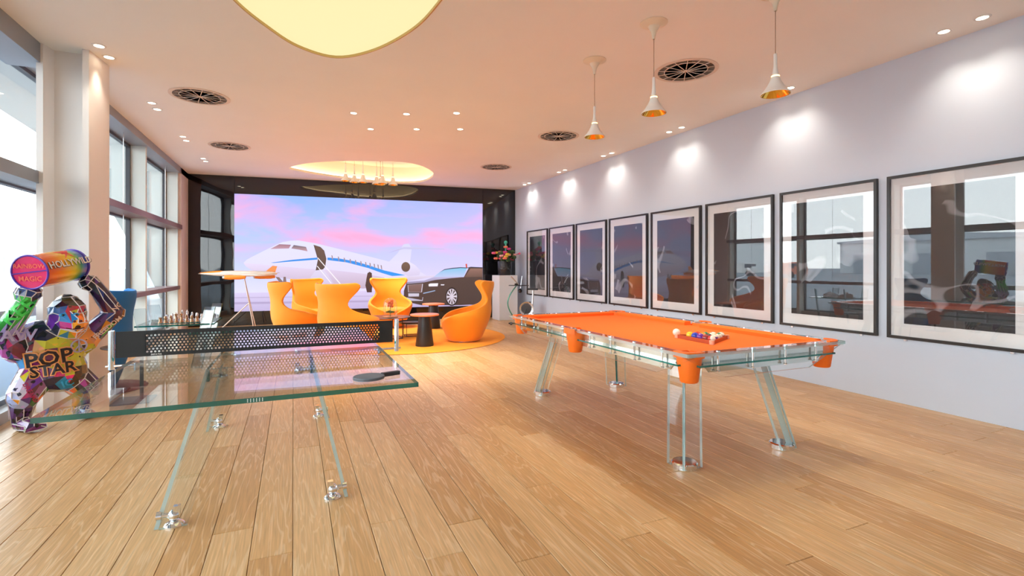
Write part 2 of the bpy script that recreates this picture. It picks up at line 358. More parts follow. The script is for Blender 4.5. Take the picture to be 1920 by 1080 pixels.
# trumpet pendants
GOLD = mat('gold_mirror', (1.0, .62, .12), .12, 1); PWHITE = mat('pendant_white', (.88, .85, .80), .35)
def make_pendant(drop, r, bell, cone, watt, canopy=True):
    """origin at the ceiling; drop = bell mouth below it"""
    t = link('trumpet_pendant', None)
    pr = [(r*(.12+.88*(q/10)**3.2), -drop+bell*(1-q/10)) for q in range(11)]
    MB().lathe([(.006, -drop+bell+.002)]+pr+[(r*1.0, -drop-.004), (r*.97, -drop-.006)], 28, cap=False).build('bell', PWHITE, t)
    ins = MB().lathe([(x*.95, z-.004) for x, z in pr[3:]]+[(r*1.0, -drop-.005)], 28, cap=False).build('gold_lining', GOLD, t)
    MB().lathe([(.001, -drop+bell*.45), (r*.28, -drop+bell*.45), (r*.28, -drop+bell*.40), (.001, -drop+bell*.36)], 16).build('bulb', mat('pendant_bulb', (1, .8, .5), .4, emit=(1, .55, .18), estr=2.5), ins)
    MB().tube([(0, 0, -cone), (0, 0, -drop+bell)], .0028, 6).build('cord', mat('cord_brown', (.35, .22, .14), .6), t)
    if canopy: MB().lathe([(.011, -cone-.01), (.014, -cone+.01), (.024, -cone*.6), (.05, -cone*.25), (.10, -.012), (.115, -.006), (.115, -.001)], 28, cap=False).build('canopy', mat('canopy_cream', (.85, .74, .56), .4), t)
    l = bpy.data.lights.new('bulb_light', 'SPOT'); l.energy = watt; l.color = (1, .84, .62); l.spot_size = math.radians(95); l.spot_blend = .7; l.shadow_soft_size = .04
    lo = link('bulb_light', l, t); lo.location = (0, 0, -drop+.01)
    return t
p0 = make_pendant(.764, .104, .30, .13, 24)
for i, (p, lb) in enumerate((((2.773, 4.309), 'white trumpet pendant with gold inside, farthest of the three over the pool table'), ((2.808, 3.446), 'middle of the three white trumpet pendants over the pool table'), ((3.34, 2.70), 'rightmost and nearest trumpet pendant over the pool table'))):
    o = p0 if i == 0 else copy_tree(p0); o.location = (*p, ZC); tag(o, lb, 'pendant lamp', 'trumpet pendants over the pool table')
q0 = make_pendant(.66, .10, .36, .12, 34)
for i, (x, y, dz) in enumerate(((1.02, 11.25, 0), (1.22, 11.45, .02), (1.36, 11.1, -.05), (1.68, 11.35, -.02), (1.76, 11.05, -.06), (1.80, 11.6, .03), (2.0, 11.15, -.06))):
    o = q0 if i == 0 else copy_tree(q0); o.location = (x, y, ZC+.42+dz*0); o.scale = (1, 1, 1-dz); tag(o, 'small white trumpet pendant hanging inside the glowing oval cove, %s from the left' % (rank+['seventh'])[i], 'pendant lamp', 'pendants in the cove')

# ------------------------------------------------------------- LED screen
SHAPES = {
 'fuselage': [(0.186,1.109),(0.252,1.183),(0.374,1.257),(0.553,1.358),(0.744,1.434),(0.892,1.548),(1.007,1.6),(1.18,1.634),(1.355,1.643),(1.709,1.585),(2.07,1.5),(2.562,1.376),(3.066,1.248),(3.518,1.13),(3.98,1.023),(4.276,0.859),(4.385,0.791),(3.847,0.726),(3.388,0.65),(3.22,0.571),(3.066,0.507),(2.812,0.484),(2.437,0.528),(2.192,0.609),(1.949,0.702),(1.649,0.742),(1.18,0.758),(0.892,0.773),(0.553,0.849),(0.385,0.924),(0.241,1.023)],
 'belly': [(0.186,1.109),(0.665,1.023),(1.355,0.96),(2.07,0.946),(2.812,0.852),(3.323,0.757),(3.388,0.65),(3.22,0.571),(3.066,0.507),(2.812,0.484),(2.437,0.528),(2.192,0.609),(1.949,0.702),(1.649,0.742),(1.18,0.758),(0.892,0.773),(0.553,0.849),(0.385,0.924),(0.241,1.023)],
 'fin': [(3.427,1.13),(3.649,1.359),(3.807,1.589),(3.927,1.604),(4.007,1.497),(3.954,1.064),(3.649,1.063)],
 'tailplane': [(3.414,1.363),(3.807,1.522),(3.98,1.517),(4.84,1.486),(4.84,1.468),(3.98,1.463),(3.807,1.468)],
 'nacelle': [(3.741,1.09),(3.807,1.144),(3.927,1.158),(4.088,1.064),(4.222,0.928),(4.195,0.805),(3.914,0.78),(3.754,0.875)],
 'intake': [(3.964,1.016),(3.956,0.968),(3.932,0.927),(3.896,0.9),(3.854,0.891),(3.812,0.9),(3.776,0.928),(3.752,0.968),(3.744,1.016),(3.752,1.064),(3.776,1.105),(3.812,1.132),(3.854,1.142),(3.896,1.132),(3.932,1.105),(3.956,1.064)],
 'wing': [(2.939,0.654),(3.453,0.756),(4.798,0.809),(4.854,0.781),(4.385,0.736),(3.518,0.582),(3.13,0.546)],
 'stripe1': [(0.756,1.115),(1.238,1.187),(1.769,1.241),(1.769,1.192),(1.238,1.149),(0.813,1.11)],
 'stripe2': [(1.997,1.242),(2.253,1.223),(2.624,1.154),(2.939,1.063),(3.323,0.93),(3.649,0.822),(3.847,0.807),(3.518,0.789),(3.258,0.87),(2.939,0.99),(2.437,1.127),(1.997,1.184)],
 'door': [(1.685,1.547),(1.84,1.497),(1.925,1.409),(1.973,1.216),(1.949,1.023),(1.889,0.946),(1.733,0.933),(1.793,1.151),(1.781,1.381)],
 'stairs': [(1.733,0.933),(1.901,0.959),(2.021,0.817),(2.143,0.609),(1.649,0.615),(1.614,0.768)],
 'shield1': [(0.744,1.434),(0.938,1.549),(1.192,1.54),(1.145,1.451),(0.95,1.443)],
 'shield2': [(1.197,1.452),(1.25,1.534),(1.519,1.494),(1.555,1.386),(1.355,1.428)],
 'gear': [(0.858,0.786),(0.938,0.773),(1.018,0.672),(1.03,0.784),(1.076,0.784),(1.122,0.469),(1.041,0.47),(0.972,0.609)],
 'person': [(2.926,0.865),(2.977,0.898),(3.028,0.864),(3.028,0.759),(3.04,0.6),(3.028,0.389),(2.913,0.39),(2.875,0.562),(2.901,0.733)],
 'body': [(3.807,0.417),(3.86,0.578),(3.874,0.638),(4.114,0.656),(4.317,0.668),(4.558,0.753),(4.784,0.761),(5.347,0.748),(5.476,0.987),(5.534,1.009),(5.853,0.995),(5.853,0.004),(5.505,0.026),(5.248,0.019),(4.798,0.029),(4.249,0.042),(3.954,0.117),(3.807,0.215)],
 'hood': [(3.874,0.638),(4.114,0.656),(4.317,0.668),(4.549,0.753),(4.91,0.788),(5.347,0.75),(5.008,0.725),(4.591,0.68),(4.317,0.621),(3.887,0.584)],
 'glass': [(4.549,0.755),(4.701,0.874),(4.84,0.954),(5.05,0.981),(5.262,0.995),(5.433,0.987),(5.347,0.757)],
 'roof': [(4.701,0.874),(4.84,0.959),(5.05,0.992),(5.262,1.009),(5.448,1.001),(5.534,1.02),(5.853,1.006),(5.853,0.986),(5.534,0.995),(5.433,0.981),(5.262,0.988),(5.05,0.97),(4.84,0.94)],
 'sideglass': [(5.367,0.747),(5.527,0.975),(5.853,0.975),(5.853,0.754)],
 'grille': [(3.9,0.557),(4.285,0.587),(4.259,0.372),(3.914,0.377)],
 'plate': [(3.914,0.348),(4.189,0.343),(4.182,0.266),(3.92,0.266)],
 'lamp': [(4.426,0.572),(4.467,0.592),(4.673,0.596),(4.66,0.518),(4.433,0.517)],
 'lamp2': [(4.743,0.568),(4.84,0.567),(4.826,0.54),(4.743,0.541)],
 'bumper': [(3.887,0.247),(3.9,0.178),(4.263,0.17),(4.276,0.246),(4.29,0.246),(4.276,0.151),(3.887,0.159),(3.874,0.247)],
 'chrome': [(4.29,0.355),(4.591,0.419),(4.604,0.398),(4.29,0.328)],
 'tyre': [(5.198,0.243),(5.19,0.167),(5.166,0.1),(5.128,0.047),(5.081,0.014),(5.029,0.003),(4.977,0.016),(4.93,0.052),(4.893,0.106),(4.869,0.174),(4.861,0.249),(4.869,0.324),(4.893,0.391),(4.93,0.444),(4.977,0.477),(5.029,0.489),(5.081,0.476),(5.128,0.441),(5.166,0.386),(5.19,0.318)],
 'rim': [(5.167,0.243),(5.16,0.18),(5.141,0.123),(5.11,0.078),(5.071,0.049),(5.029,0.04),(4.986,0.051),(4.948,0.081),(4.918,0.127),(4.898,0.185),(4.891,0.248),(4.898,0.311),(4.918,0.368),(4.948,0.413),(4.986,0.442),(5.029,0.451),(5.071,0.441),(5.11,0.411),(5.141,0.365),(5.16,0.307)],
 'gap0': [(5.155,0.225),(5.153,0.192),(5.144,0.163),(5.065,0.23)],
 'gap1': [(5.123,0.118),(5.109,0.093),(5.09,0.079),(5.052,0.201)],
 'gap2': [(5.056,0.061),(5.034,0.053),(5.013,0.059),(5.03,0.189)],
 'gap3': [(4.978,0.074),(4.958,0.087),(4.942,0.11),(5.008,0.199)],
 'gap4': [(4.92,0.153),(4.908,0.181),(4.905,0.213),(4.993,0.227)],
 'gap5': [(4.903,0.267),(4.905,0.299),(4.915,0.328),(4.992,0.262)],
 'gap6': [(4.935,0.373),(4.949,0.398),(4.968,0.412),(5.005,0.291)],
 'gap7': [(5.002,0.431),(5.023,0.438),(5.045,0.433),(5.027,0.302)],
 'gap8': [(5.08,0.418),(5.1,0.405),(5.116,0.382),(5.05,0.293)],
 'gap9': [(5.138,0.339),(5.15,0.311),(5.153,0.279),(5.064,0.265)],
 'flag': [(5.39,1.093),(5.433,1.1),(5.44,0.995),(5.405,0.995)],
 'win0': [(2.087,1.299),(2.111,1.292),(2.126,1.196),(2.101,1.196)],
 'win1': [(2.233,1.269),(2.258,1.261),(2.272,1.166),(2.248,1.166)],
 'win2': [(2.368,1.241),(2.393,1.234),(2.408,1.137),(2.383,1.137)],
 'win3': [(2.504,1.213),(2.529,1.206),(2.544,1.109),(2.519,1.109)],
 'win4': [(2.629,1.188),(2.654,1.18),(2.669,1.083),(2.644,1.083)],
 'win5': [(2.754,1.162),(2.779,1.154),(2.795,1.057),(2.769,1.057)],
 'win6': [(2.868,1.139),(2.893,1.131),(2.908,1.034),(2.883,1.034)],
 'win7': [(2.969,1.118),(2.995,1.11),(3.01,1.012),(2.984,1.012)],
 'win8': [(3.071,1.097),(3.097,1.089),(3.112,0.991),(3.086,0.991)],
 'win9': [(3.161,1.079),(3.186,1.071),(3.202,0.973),(3.176,0.973)],
 'win10': [(3.238,1.063),(3.264,1.055),(3.279,0.957),(3.253,0.957)],
 'rail1': [(1.769,1.234),(1.787,1.241),(2.314,0.595),(2.29,0.588)],
 'rail2': [(1.757,1.036),(1.775,1.042),(2.094,0.623),(2.076,0.617)],
 'bars': [(3.954,0.55),(3.98,0.552),(3.98,0.38),(3.954,0.381)],
}

SW, SH, SZ = 5.853, 2.69, .327
scr = thing('led_screen', 'huge glowing screen showing a private jet and a dark car at sunset', 'screen', back(6.771-SW/2, 0, .03))
inv = Vector(scr.location)
def sp_(x, y, o): return tuple(Vector(back(6.771-x, y+SZ, .03+o))-inv)
def sky_mat():
    m = bpy.data.materials.new('screen_sky'); m.use_nodes = True; n = m.node_tree; L = n.links.new; b = n.nodes['Principled BSDF']
    tcn = n.nodes.new('ShaderNodeTexCoord'); mp = n.nodes.new('ShaderNodeSeparateXYZ'); L(tcn.outputs['Generated'], mp.inputs[0])
    g = n.nodes.new('ShaderNodeValToRGB'); e = g.color_ramp.elements
    e[0].position = 0; e[0].color = (.62, .56, .86, 1); e[1].position = 1; e[1].color = (.27, .45, .95, 1)
    for p, c in ((.155, (.70, .62, .90, 1)), (.16, (.72, .70, 1, 1)), (.45, (.52, .60, 1, 1)), (.75, (.42, .53, .98, 1))): q = e.new(p); q.color = c
    L(mp.outputs['Z'], g.inputs['Fac'])
    vm = n.nodes.new('ShaderNodeVectorMath'); vm.operation = 'MULTIPLY'; vm.inputs[1].default_value = (2.6, 0, 4.2); L(tcn.outputs['Generated'], vm.inputs[0])
    nz = n.nodes.new('ShaderNodeTexNoise'); nz.inputs['Scale'].default_value = 1.0; nz.inputs['Detail'].default_value = 5; nz.inputs['Distortion'].default_value = .5; L(vm.outputs[0], nz.inputs['Vector'])
    mr = n.nodes.new('ShaderNodeMapRange'); mr.inputs['From Min'].default_value = .47; mr.inputs['From Max'].default_value = .68; L(nz.outputs['Fac'], mr.inputs['Value'])
    z2 = n.nodes.new('ShaderNodeMapRange'); z2.inputs['From Min'].default_value = .3; z2.inputs['From Max'].default_value = .62; L(mp.outputs['Z'], z2.inputs['Value'])
    mu = n.nodes.new('ShaderNodeMath'); mu.operation = 'MULTIPLY'; L(mr.outputs[0], mu.inputs[0]); L(z2.outputs[0], mu.inputs[1])
    mx = n.nodes.new('ShaderNodeMix'); mx.data_type = 'RGBA'; L(mu.outputs[0], mx.inputs['Factor']); L(g.outputs['Color'], mx.inputs['A']); mx.inputs['B'].default_value = (.98, .40, .66, 1)
    pk = n.nodes.new('ShaderNodeMapRange'); pk.inputs['From Min'].default_value = .25; pk.inputs['From Max'].default_value = 1.0; pk.inputs['To Max'].default_value = .35; L(mp.outputs['X'], pk.inputs['Value'])
    m3 = n.nodes.new('ShaderNodeMix'); m3.data_type = 'RGBA'; L(pk.outputs[0], m3.inputs['Factor']); L(mx.outputs['Result'], m3.inputs['A']); m3.inputs['B'].default_value = (.86, .56, .92, 1)
    b.inputs['Base Color'].default_value = (0, 0, 0, 1); b.inputs['Roughness'].default_value = .4
    L(m3.outputs['Result'], b.inputs['Emission Color']); b.inputs['Emission Strength'].default_value = .455
    return m
m = MB(); m.prism([(0, 0), (SW, 0), (SW, SH), (0, SH)], -.05, 0, sp_); m.build('display', sky_mat(), scr, False)
def paint_mat():
    m = bpy.data.materials.new('screen_picture'); m.use_nodes = True; n = m.node_tree; b = n.nodes['Principled BSDF']
    at = n.nodes.new('ShaderNodeVertexColor'); at.layer_name = 'Col'; b.inputs['Base Color'].default_value = (0, 0, 0, 1); b.inputs['Roughness'].default_value = .4
    n.links.new(at.outputs['Color'], b.inputs['Emission Color']); b.inputs['Emission Strength'].default_value = .455; return m
PM = paint_mat()
def picture(name, items, parent, place, mtl):
    """flat print: coloured outlines stacked a fraction of a millimetre apart"""
    bm = bmesh.new(); cl = bm.loops.layers.float_color.new('Col')
    for k, (poly, top, bot) in enumerate(items):
        vv = [bm.verts.new(place(x, y, .0006+k*.00025)) for x, y in poly]
        f_ = bm.faces.new(vv); ys = [p[1] for p in poly]; lo, hi = min(ys), max(ys)
        for l_, p in zip(f_.loops, poly):
            t_ = (p[1]-lo)/max(hi-lo, 1e-6); l_[cl] = (*[bot[j]+(top[j]-bot[j])*t_ for j in range(3)], 1)
    bmesh.ops.triangulate(bm, faces=bm.faces[:])
    me = bpy.data.meshes.new(name); bm.to_mesh(me); bm.free(); me.materials.append(mtl)
    return link(name, me, parent)
S = SHAPES; Wt = (.80, .76, .98); Mv = (.60, .50, .72); Br = (.15, .085, .06); Bl = (.03, .26, .78)
it = [([(0, 0), (SW, 0), (SW, .42), (0, .42)], (.66, .58, .84), (.52, .44, .70)), ([(0, .16), (SW, .13), (SW, .17), (0, .21)], (.42, .34, .56), (.48, .4, .62)), ([(0, .30), (SW, .27), (SW, .29), (0, .325)], (.5, .42, .64), (.52, .44, .66)),
      (S['fin'], (.66, .66, .95), (.74, .70, .96)), (S['tailplane'], (.60, .58, .82), (.5, .46, .72)), (S['fuselage'], (.72, .72, 1.0), (.74, .66, .86)), (S['belly'], (.76, .66, .88), (.52, .40, .52)),
      (S['nacelle'], (.78, .74, .96), (.66, .58, .78)), (S['intake'], (.20, .12, .08), (.12, .07, .05)), (S['wing'], (.74, .66, .84), (.50, .40, .52)),
      (S['stripe1'], Bl, Bl), (S['stripe2'], Bl, (.03, .30, .85)), (S['door'], Br, (.1, .06, .05)), (S['stairs'], (.70, .64, .84), (.62, .54, .74)),
      (S['shield1'], (.35, .17, .22), (.55, .32, .40)), (S['shield2'], (.15, .12, .16), (.55, .32, .36)), (S['gear'], (.22, .14, .13), (.32, .22, .24)),
      (S['rail1'], (.9, .85, .9), (.9, .85, .9)), (S['rail2'], (.9, .85, .9), (.9, .85, .9))]
it += [(S['win%d' % k], (.30, .2, .2), (.4, .3, .35)) for k in range(11)]
it += [(S['person'], (.10, .05, .04), (.06, .03, .03)), (S['body'], (.10, .06, .05), (.075, .045, .04)), (S['hood'], (.55, .50, .75), (.28, .24, .36)), (S['glass'], (.22, .55, .80), (.52, .58, .85)), (S['roof'], (.06, .05, .07), (.06, .05, .07)),
       (S['sideglass'], (.30, .16, .13), (.16, .09, .07)), (S['grille'], (.62, .56, .70), (.62, .56, .70)), ([((x-4.03)*.9+4.03 if x < 4.1 else x-.02, y*.96+.02) for x, y in S['grille']], (.24, .14, .13), (.18, .10, .09)),
       (S['plate'], (.62, .58, .70), (.56, .5, .62)), (S['lamp'], (.92, .88, .96), (.85, .8, .9)), (S['lamp2'], (.8, .75, .85), (.8, .75, .85)), (S['bumper'], (.5, .46, .6), (.5, .46, .6)), (S['chrome'], (.3, .4, .6), (.3, .4, .6)),
       (S['tyre'], (.03, .02, .02), (.03, .02, .02)), (S['rim'], (.72, .64, .74), (.62, .54, .64))]+[(S['gap%d' % k], (.08, .05, .05), (.08, .05, .05)) for k in range(10)]+[(S['flag'], (.7, .1, .05), (.6, .08, .05))]
picture('picture', it, scr, sp_, PM)

# ------------------------------------------------------------- framed pictures on the right wall
FRM = mat('frame_black_wood', (.02, .014, .012), .3); MATB = mat('mat_board', (.80, .81, .82), .8)
def print_mat(k):
    m = bpy.data.materials.new('art_print'); m.use_nodes = True; n = m.node_tree; L = n.links.new; b = n.nodes['Principled BSDF']
    tcn = n.nodes.new('ShaderNodeTexCoord'); mp = n.nodes.new('ShaderNodeMapping'); L(tcn.outputs['Object'], mp.inputs['Vector'])
    mp.inputs['Rotation'].default_value = (.5+.37*k, 0, 0); mp.inputs['Location'].default_value = (k*3.1, k*1.7, k*.9)
    nz = n.nodes.new('ShaderNodeTexNoise'); nz.inputs['Scale'].default_value = 1.5; nz.inputs['Detail'].default_value = 1; nz.inputs['Distortion'].default_value = .9; L(mp.outputs[0], nz.inputs['Vector'])
    sn = n.nodes.new('ShaderNodeMath'); sn.operation = 'MULTIPLY'; sn.inputs[1].default_value = 14+3*(k % 3); L(nz.outputs['Fac'], sn.inputs[0])
    s2 = n.nodes.new('ShaderNodeMath'); s2.operation = 'SINE'; L(sn.outputs[0], s2.inputs[0])
    r = n.nodes.new('ShaderNodeValToRGB'); e = r.color_ramp.elements; e[0].position = .90; e[0].color = (.010, .010, .013, 1); e[1].position = .99; e[1].color = (.20, .20, .22, 1)
    L(s2.outputs[0], r.inputs['Fac'])
    n3 = n.nodes.new('ShaderNodeTexNoise'); n3.inputs['Scale'].default_value = 2.2; L(mp.outputs[0], n3.inputs['Vector'])
    q = n.nodes.new('ShaderNodeMath'); q.operation = 'GREATER_THAN'; q.inputs[1].default_value = .52; L(n3.outputs['Fac'], q.inputs[0])
    mx = n.nodes.new('ShaderNodeMix'); mx.data_type = 'RGBA'; L(q.outputs[0], mx.inputs['Factor']); mx.inputs['A'].default_value = (.014, .014, .018, 1); L(r.outputs['Color'], mx.inputs['B'])
    L(mx.outputs['Result'], b.inputs['Base Color']); b.inputs['Roughness'].default_value = .6; return m
ord8 = ['smallest-looking framed print, nearest the flower plinth', 'second framed print from the flower plinth', 'third framed print from the flower plinth', 'fourth framed print from the flower plinth', 'fifth framed print from the flower plinth', 'sixth framed print, with feathery white strokes on black', 'second largest-looking framed print, seventh from the plinth', 'largest-looking framed print, cut by the right picture edge']
FW, FH = 1.12, 1.61
for k in range(8):
    y = 3.148-FW/2+(7-k)*1.2175; z = 1.4465
    t = thing('framed_print', ord8[k]+', black frame and white mat', 'picture', (XR, y, z), 0, 'framed prints along the right wall')
    fr = MB(); b = .028
    for lo, hi in (((-.04, -FW/2, -FH/2), (-.004, FW/2, -FH/2+b)), ((-.04, -FW/2, FH/2-b), (-.004, FW/2, FH/2)), ((-.04, -FW/2, -FH/2+b), (-.004, -FW/2+b, FH/2-b)), ((-.04, FW/2-b, -FH/2+b), (-.004, FW/2, FH/2-b))): fr.bb(lo, hi)
    fo = fr.build('frame', FRM, t, False)
    for yy in (-.4, .4): MB().bb((-.03, yy-.012, -FH/2-.018), (-.006, yy+.012, -FH/2)).build('bracket', STEEL, fo, False)
    MB().bb((-.016, -FW/2+b, -FH/2+b), (-.008, FW/2-b, FH/2-b)).build('mat_board', MATB, t, False)
    MB().bb((-.019, -FW/2+.145, -FH/2+.15), (-.0165, FW/2-.145, FH/2-.15)).build('print', print_mat(k), t, False)
    MB().bb((-.031, -FW/2+b, -FH/2+b), (-.028, FW/2-b, FH/2-b)).build('pane', GP, t, False)

# ------------------------------------------------------------- outdoors: apron, canopy, far buildings and vehicles
g = struct(MB().bb((-400, -200, -.35), (-2.52, 400, -.2)).build('ground_apron', mat('tarmac', (.17, .19, .21), .8, noise=(.05, .15))))
CAN = mat('canopy_beige', (.46, .46, .43), .7)
m = MB(); ys = [-6, 4, 10, 14.8, 16.8, 19.5, 22, 24.3, 27.1, 30.1]; zo = [4.9, 4.9, 4.9, 4.86, 4.75, 4.25, 3.5, 2.4, 1.2, -.5]; zi = [3.75, 3.75, 3.75, 3.75, 3.7, 3.45, 2.9, 2.1, 1.1, -.5]
V = []; F = []
for y, a, b in zip(ys, zo, zi):
    for s in (0, .35, .7, 1): V.append((-2.55-3.45*s, y, b+(a-b)*s+.25*math.sin(PI*s)))
    for s in (1, .7, .35, 0): V.append((-2.55-3.45*s, y, b+(a-b)*s+.25*math.sin(PI*s)+.35))
for i in range(len(ys)-1): F += [(i*8+k, i*8+(k+1) % 8, (i+1)*8+(k+1) % 8, (i+1)*8+k) for k in range(8)]
F += [tuple(range(8)), tuple(range((len(ys)-1)*8, len(ys)*8))]
m.add(V, F); struct(m.build('canopy_roof', CAN))
def hangar(x, y, w_, d_, h_, label, col):
    t = thing('hangar', label, 'building', (x, y, -.2))
    MB().bb((-d_/2, -w_/2, 0), (d_/2, w_/2, h_)).build('hall', mat('hall_%s' % str(col), col, .8), t, False)
    r = MB(); r.prism([(-w_/2-.5, h_), (w_/2+.5, h_), (w_/2+.5, h_+.4), (0, h_+h_*.22), (-w_/2-.5, h_+.4)], -d_/2-.4, d_/2+.4, lambda a, b, h: (h, a, b)); r.build('roof', mat('hall_roof', (.45, .48, .52), .6), t, False)
    for k in range(3): MB().bb((d_/2, -w_/2+w_*(.08+.31*k), 0), (d_/2+.15, -w_/2+w_*(.30+.31*k), h_*.62)).build('door', mat('hall_door', (.35, .38, .42), .6), t, False)
hangar(-95, 118, 46, 20, 8, 'long white hangar far across the apron, seen in the picture glass', (.75, .76, .76))
hangar(-120, 60, 40, 20, 7, 'grey hangar far beyond the nearest large window', (.6, .62, .64)); hangar(-90, 190, 50, 20, 7, 'pale hangar on the far horizon beyond the chess table window', (.68, .7, .72))
def mast(x, y, label):
    t = thing('light_mast', label, 'light mast', (x, y, -.2)); MB().tube([(0, 0, 0), (0, 0, 17)], [.3, .14], 10).build('pole', STEEL, t)
    h = MB().lathe([(.9, 17), (.9, 17.3)], 12).build('head_ring', STEEL, t)
    for k in range(6): a = k*PI/3; MB().box((1.0*math.cos(a), 1.0*math.sin(a), 16.8), (.5, .5, .4)).build('floodlight', mat('flood_grey', (.3, .3, .3), .5), h, False)
mast(-55, 62, 'tall floodlight mast on the apron, seen beyond the column window'); mast(-62, 120, 'distant floodlight mast beyond the far window bay')
def truck(x, y, rz, col, label):
    t = thing('service_truck', label, 'truck', (x, y, -.2), rz); cn = 'truck_'+'_'.join('%d' % (100*c) for c in col)
    MB().bb((-.6, -1, .5), (2.6, 1, 2.1)).build('cargo_box', mat(cn, col, .5), t, False)
    cb = MB(); cb.prism([(-2.2, .5), (-.65, .5), (-.65, 2.2), (-1.6, 2.2), (-2.2, 1.4)], -.95, .95, lambda a, b, h: (a, h, b)); cb.build('cab', mat(cn), t, False)
    MB().bb((-2.05, -.97, 1.35), (-.9, .97, 2.0)).build('cab_glass', mat('cab_glass', (.05, .06, .08), .1), t, False)
    for xx in (-1.5, 1.7):
        for yy in (-.95, .95): MB().lathe([(.45, -.13), (.45, .13)], 14, M=Matrix.Translation((xx, yy, .45)) @ Matrix.Rotation(PI/2, 4, 'X')).build('wheel', BLACK, t)
for x, y, rz, col, lb in ((-22, 34, .3, (.75, .25, .08), 'orange service truck on the apron beyond the far window bay'), (-28, 30, 1.2, (.75, .72, .7), 'white service truck on the apron seen past the column'), (-34, 41, .1, (.7, .12, .06), 'red service truck on the apron'),
                          (-30, 52, 2.0, (.8, .3, .1), 'distant orange truck on the apron behind the chess table'), (-40, 36, .6, (.6, .6, .62), 'grey service truck far out on the apron'), (-26, 24, 1.9, (.62, .18, .1), 'dark red truck outside the large window'), (-42, 55, .2, (.8, .8, .8), 'white truck far out on the apron')):
    truck(x*2.1, y*2.1, rz, col, lb)
# ------------------------------------------------------------- ping-pong table
PX0, PX1, PY0, PY1 = -.94, .585, 2.545, 5.285; PT = .76
pp = thing('ping_pong_table', 'clear glass ping-pong table with green edges on slanted glass legs', 'ping-pong table', ((PX0+PX1)/2, (PY0+PY1)/2, 0))
o0 = Vector(pp.location)
def rel(x, y, z): return (x-o0.x, y-o0.y, z)
MB().bb(rel(PX0, PY0, PT-.022), rel(PX1, PY1, PT), 0, 1).build('table_top', [GF, GE], pp, False)
mk = MB()
for k in range(6): mk.bb(rel(-.19+.012*k, PY0-.001, PT-.019), rel(-.186+.012*k, PY0+.004, PT-.003))
mk.build('edge_mark', mat('etched_white', (.5, .6, .58), .5), pp, False)
def slab(p, q, wvec, th, nvec, mats=(GF, GE), name='leg', parent=pp):
    """glass plate from p to q, wvec its width, nvec*th its thickness"""
    p, q, wv_, nv = Vector(p), Vector(q), Vector(wvec), Vector(nvec).normalized()*th
    m = MB(); V = [p, p+wv_, q+wv_, q]; V = [v-nv/2 for v in V]+[v+nv/2 for v in V]
    m.add(V, [(0, 1, 2, 3), (4, 7, 6, 5), (0, 4, 5, 1), (1, 5, 6, 2), (2, 6, 7, 3), (3, 7, 4, 0)], [0, 0, 1, 1, 1, 1]); return m.build(name, list(mats), parent, False)
def clamp(parent, at, d, foot=True):
    """polished knuckle: ball body, stud towards the glass, flat foot"""
    a = Vector(at); d = Vector(d).normalized(); m = MB()
    m.ball(a+Vector((0, 0, .055)), .030, 14); m.tube([a+Vector((0, 0, .055)), a+d*.055+Vector((0, 0, .06))], .013, 10); m.tube([a+d*.055+Vector((0, 0, .06)), a+d*.078+Vector((0, 0, .06))], .022, 12)
    m.box(tuple(a+Vector((0, 0, .075))-d*.012), (.030, .03, .055), None)
    c = m.build('clamp', CHROME, parent)
    if foot: MB().lathe([(.048, 0), (.048, .008), (.040, .017), (.020, .026)], 22, tuple(a)).build('foot', CHROME, c)
for sx, fx, tx in ((-1, -.645, -.47), (1, .285, .11)):
    for fy, ty in ((3.09, 3.50), (4.89, 4.45)):
        dy = .13 if fy < 4 else -.13
        lg = slab(rel(fx, fy, .004), rel(tx, ty, .735), (0, dy, 0), .020, (1, 0, 0), (GF, GC))
        if sx < 0: slab(rel(fx+.012, fy, .004), rel(tx+.012, ty, .735), (.125, 0, 0), .012, (0, 1, .4), (GF, GC), 'leg_wing', lg)
        clamp(lg, rel(fx-sx*.075, fy+dy*.2, 0), (sx, 0, 0)); clamp(lg, rel(tx-sx*.075, ty+dy*.5, .62), (sx, 0, 0), False)
    slab(rel(tx, 3.5, .66), rel(tx, 4.45, .66), (0, 0, .075), .018, (1, 0, 0), (GF, GE), 'beam')
# net
NX0, NX1, NYc = -1.03, .70, 3.92
net = thing('table_tennis_net', 'black perforated net stretched across the glass table on chrome posts', 'net', ((NX0+NX1)/2, NYc, PT+.001)); no = Vector(net.location)
def nrel(x, z): return (x-no.x, 0, z-no.z)
m = MB(); hx0, hx1, hz0, hz1 = -.875, .60, .792, .915; cw = .0213; rows_ = 7; ch = (hz1-hz0)/rows_; cols_ = int((hx1-hx0)/cw)
V = []; F = []
for r_ in range(rows_):
    sh = cw/2 if r_ % 2 else 0
    for c_ in range(cols_):
        x, z = hx0+sh+(c_+.5)*cw, hz0+(r_+.5)*ch; k = len(V); hw, hh = cw/2, ch/2
        outer = [(-hw, -hh), (0, -hh), (hw, -hh), (hw, 0), (hw, hh), (0, hh), (-hw, hh), (-hw, 0)]
        for a, b in outer: V.append(nrel(x+a, z+b))
        for q in range(8): an = PI*1.25+q*PI/4; V.append(nrel(x+.0068*math.cos(an), z+.0066*math.sin(an)))
        F += [(k+q, k+(q+1) % 8, k+8+(q+1) % 8, k+8+q) for q in range(8)]
m.add(V, F); hx1 = hx0+cols_*cw
for r_ in range(rows_):
    z0, z1 = hz0+r_*ch, hz0+(r_+1)*ch
    if r_ % 2: m.add([nrel(hx0, z0), nrel(hx0+cw/2, z0), nrel(hx0+cw/2, z1), nrel(hx0, z1)], [(0, 1, 2, 3)])
    else: m.add([nrel(hx1, z0), nrel(hx1+cw/2, z0), nrel(hx1+cw/2, z1), nrel(hx1, z1)], [(0, 1, 2, 3)])
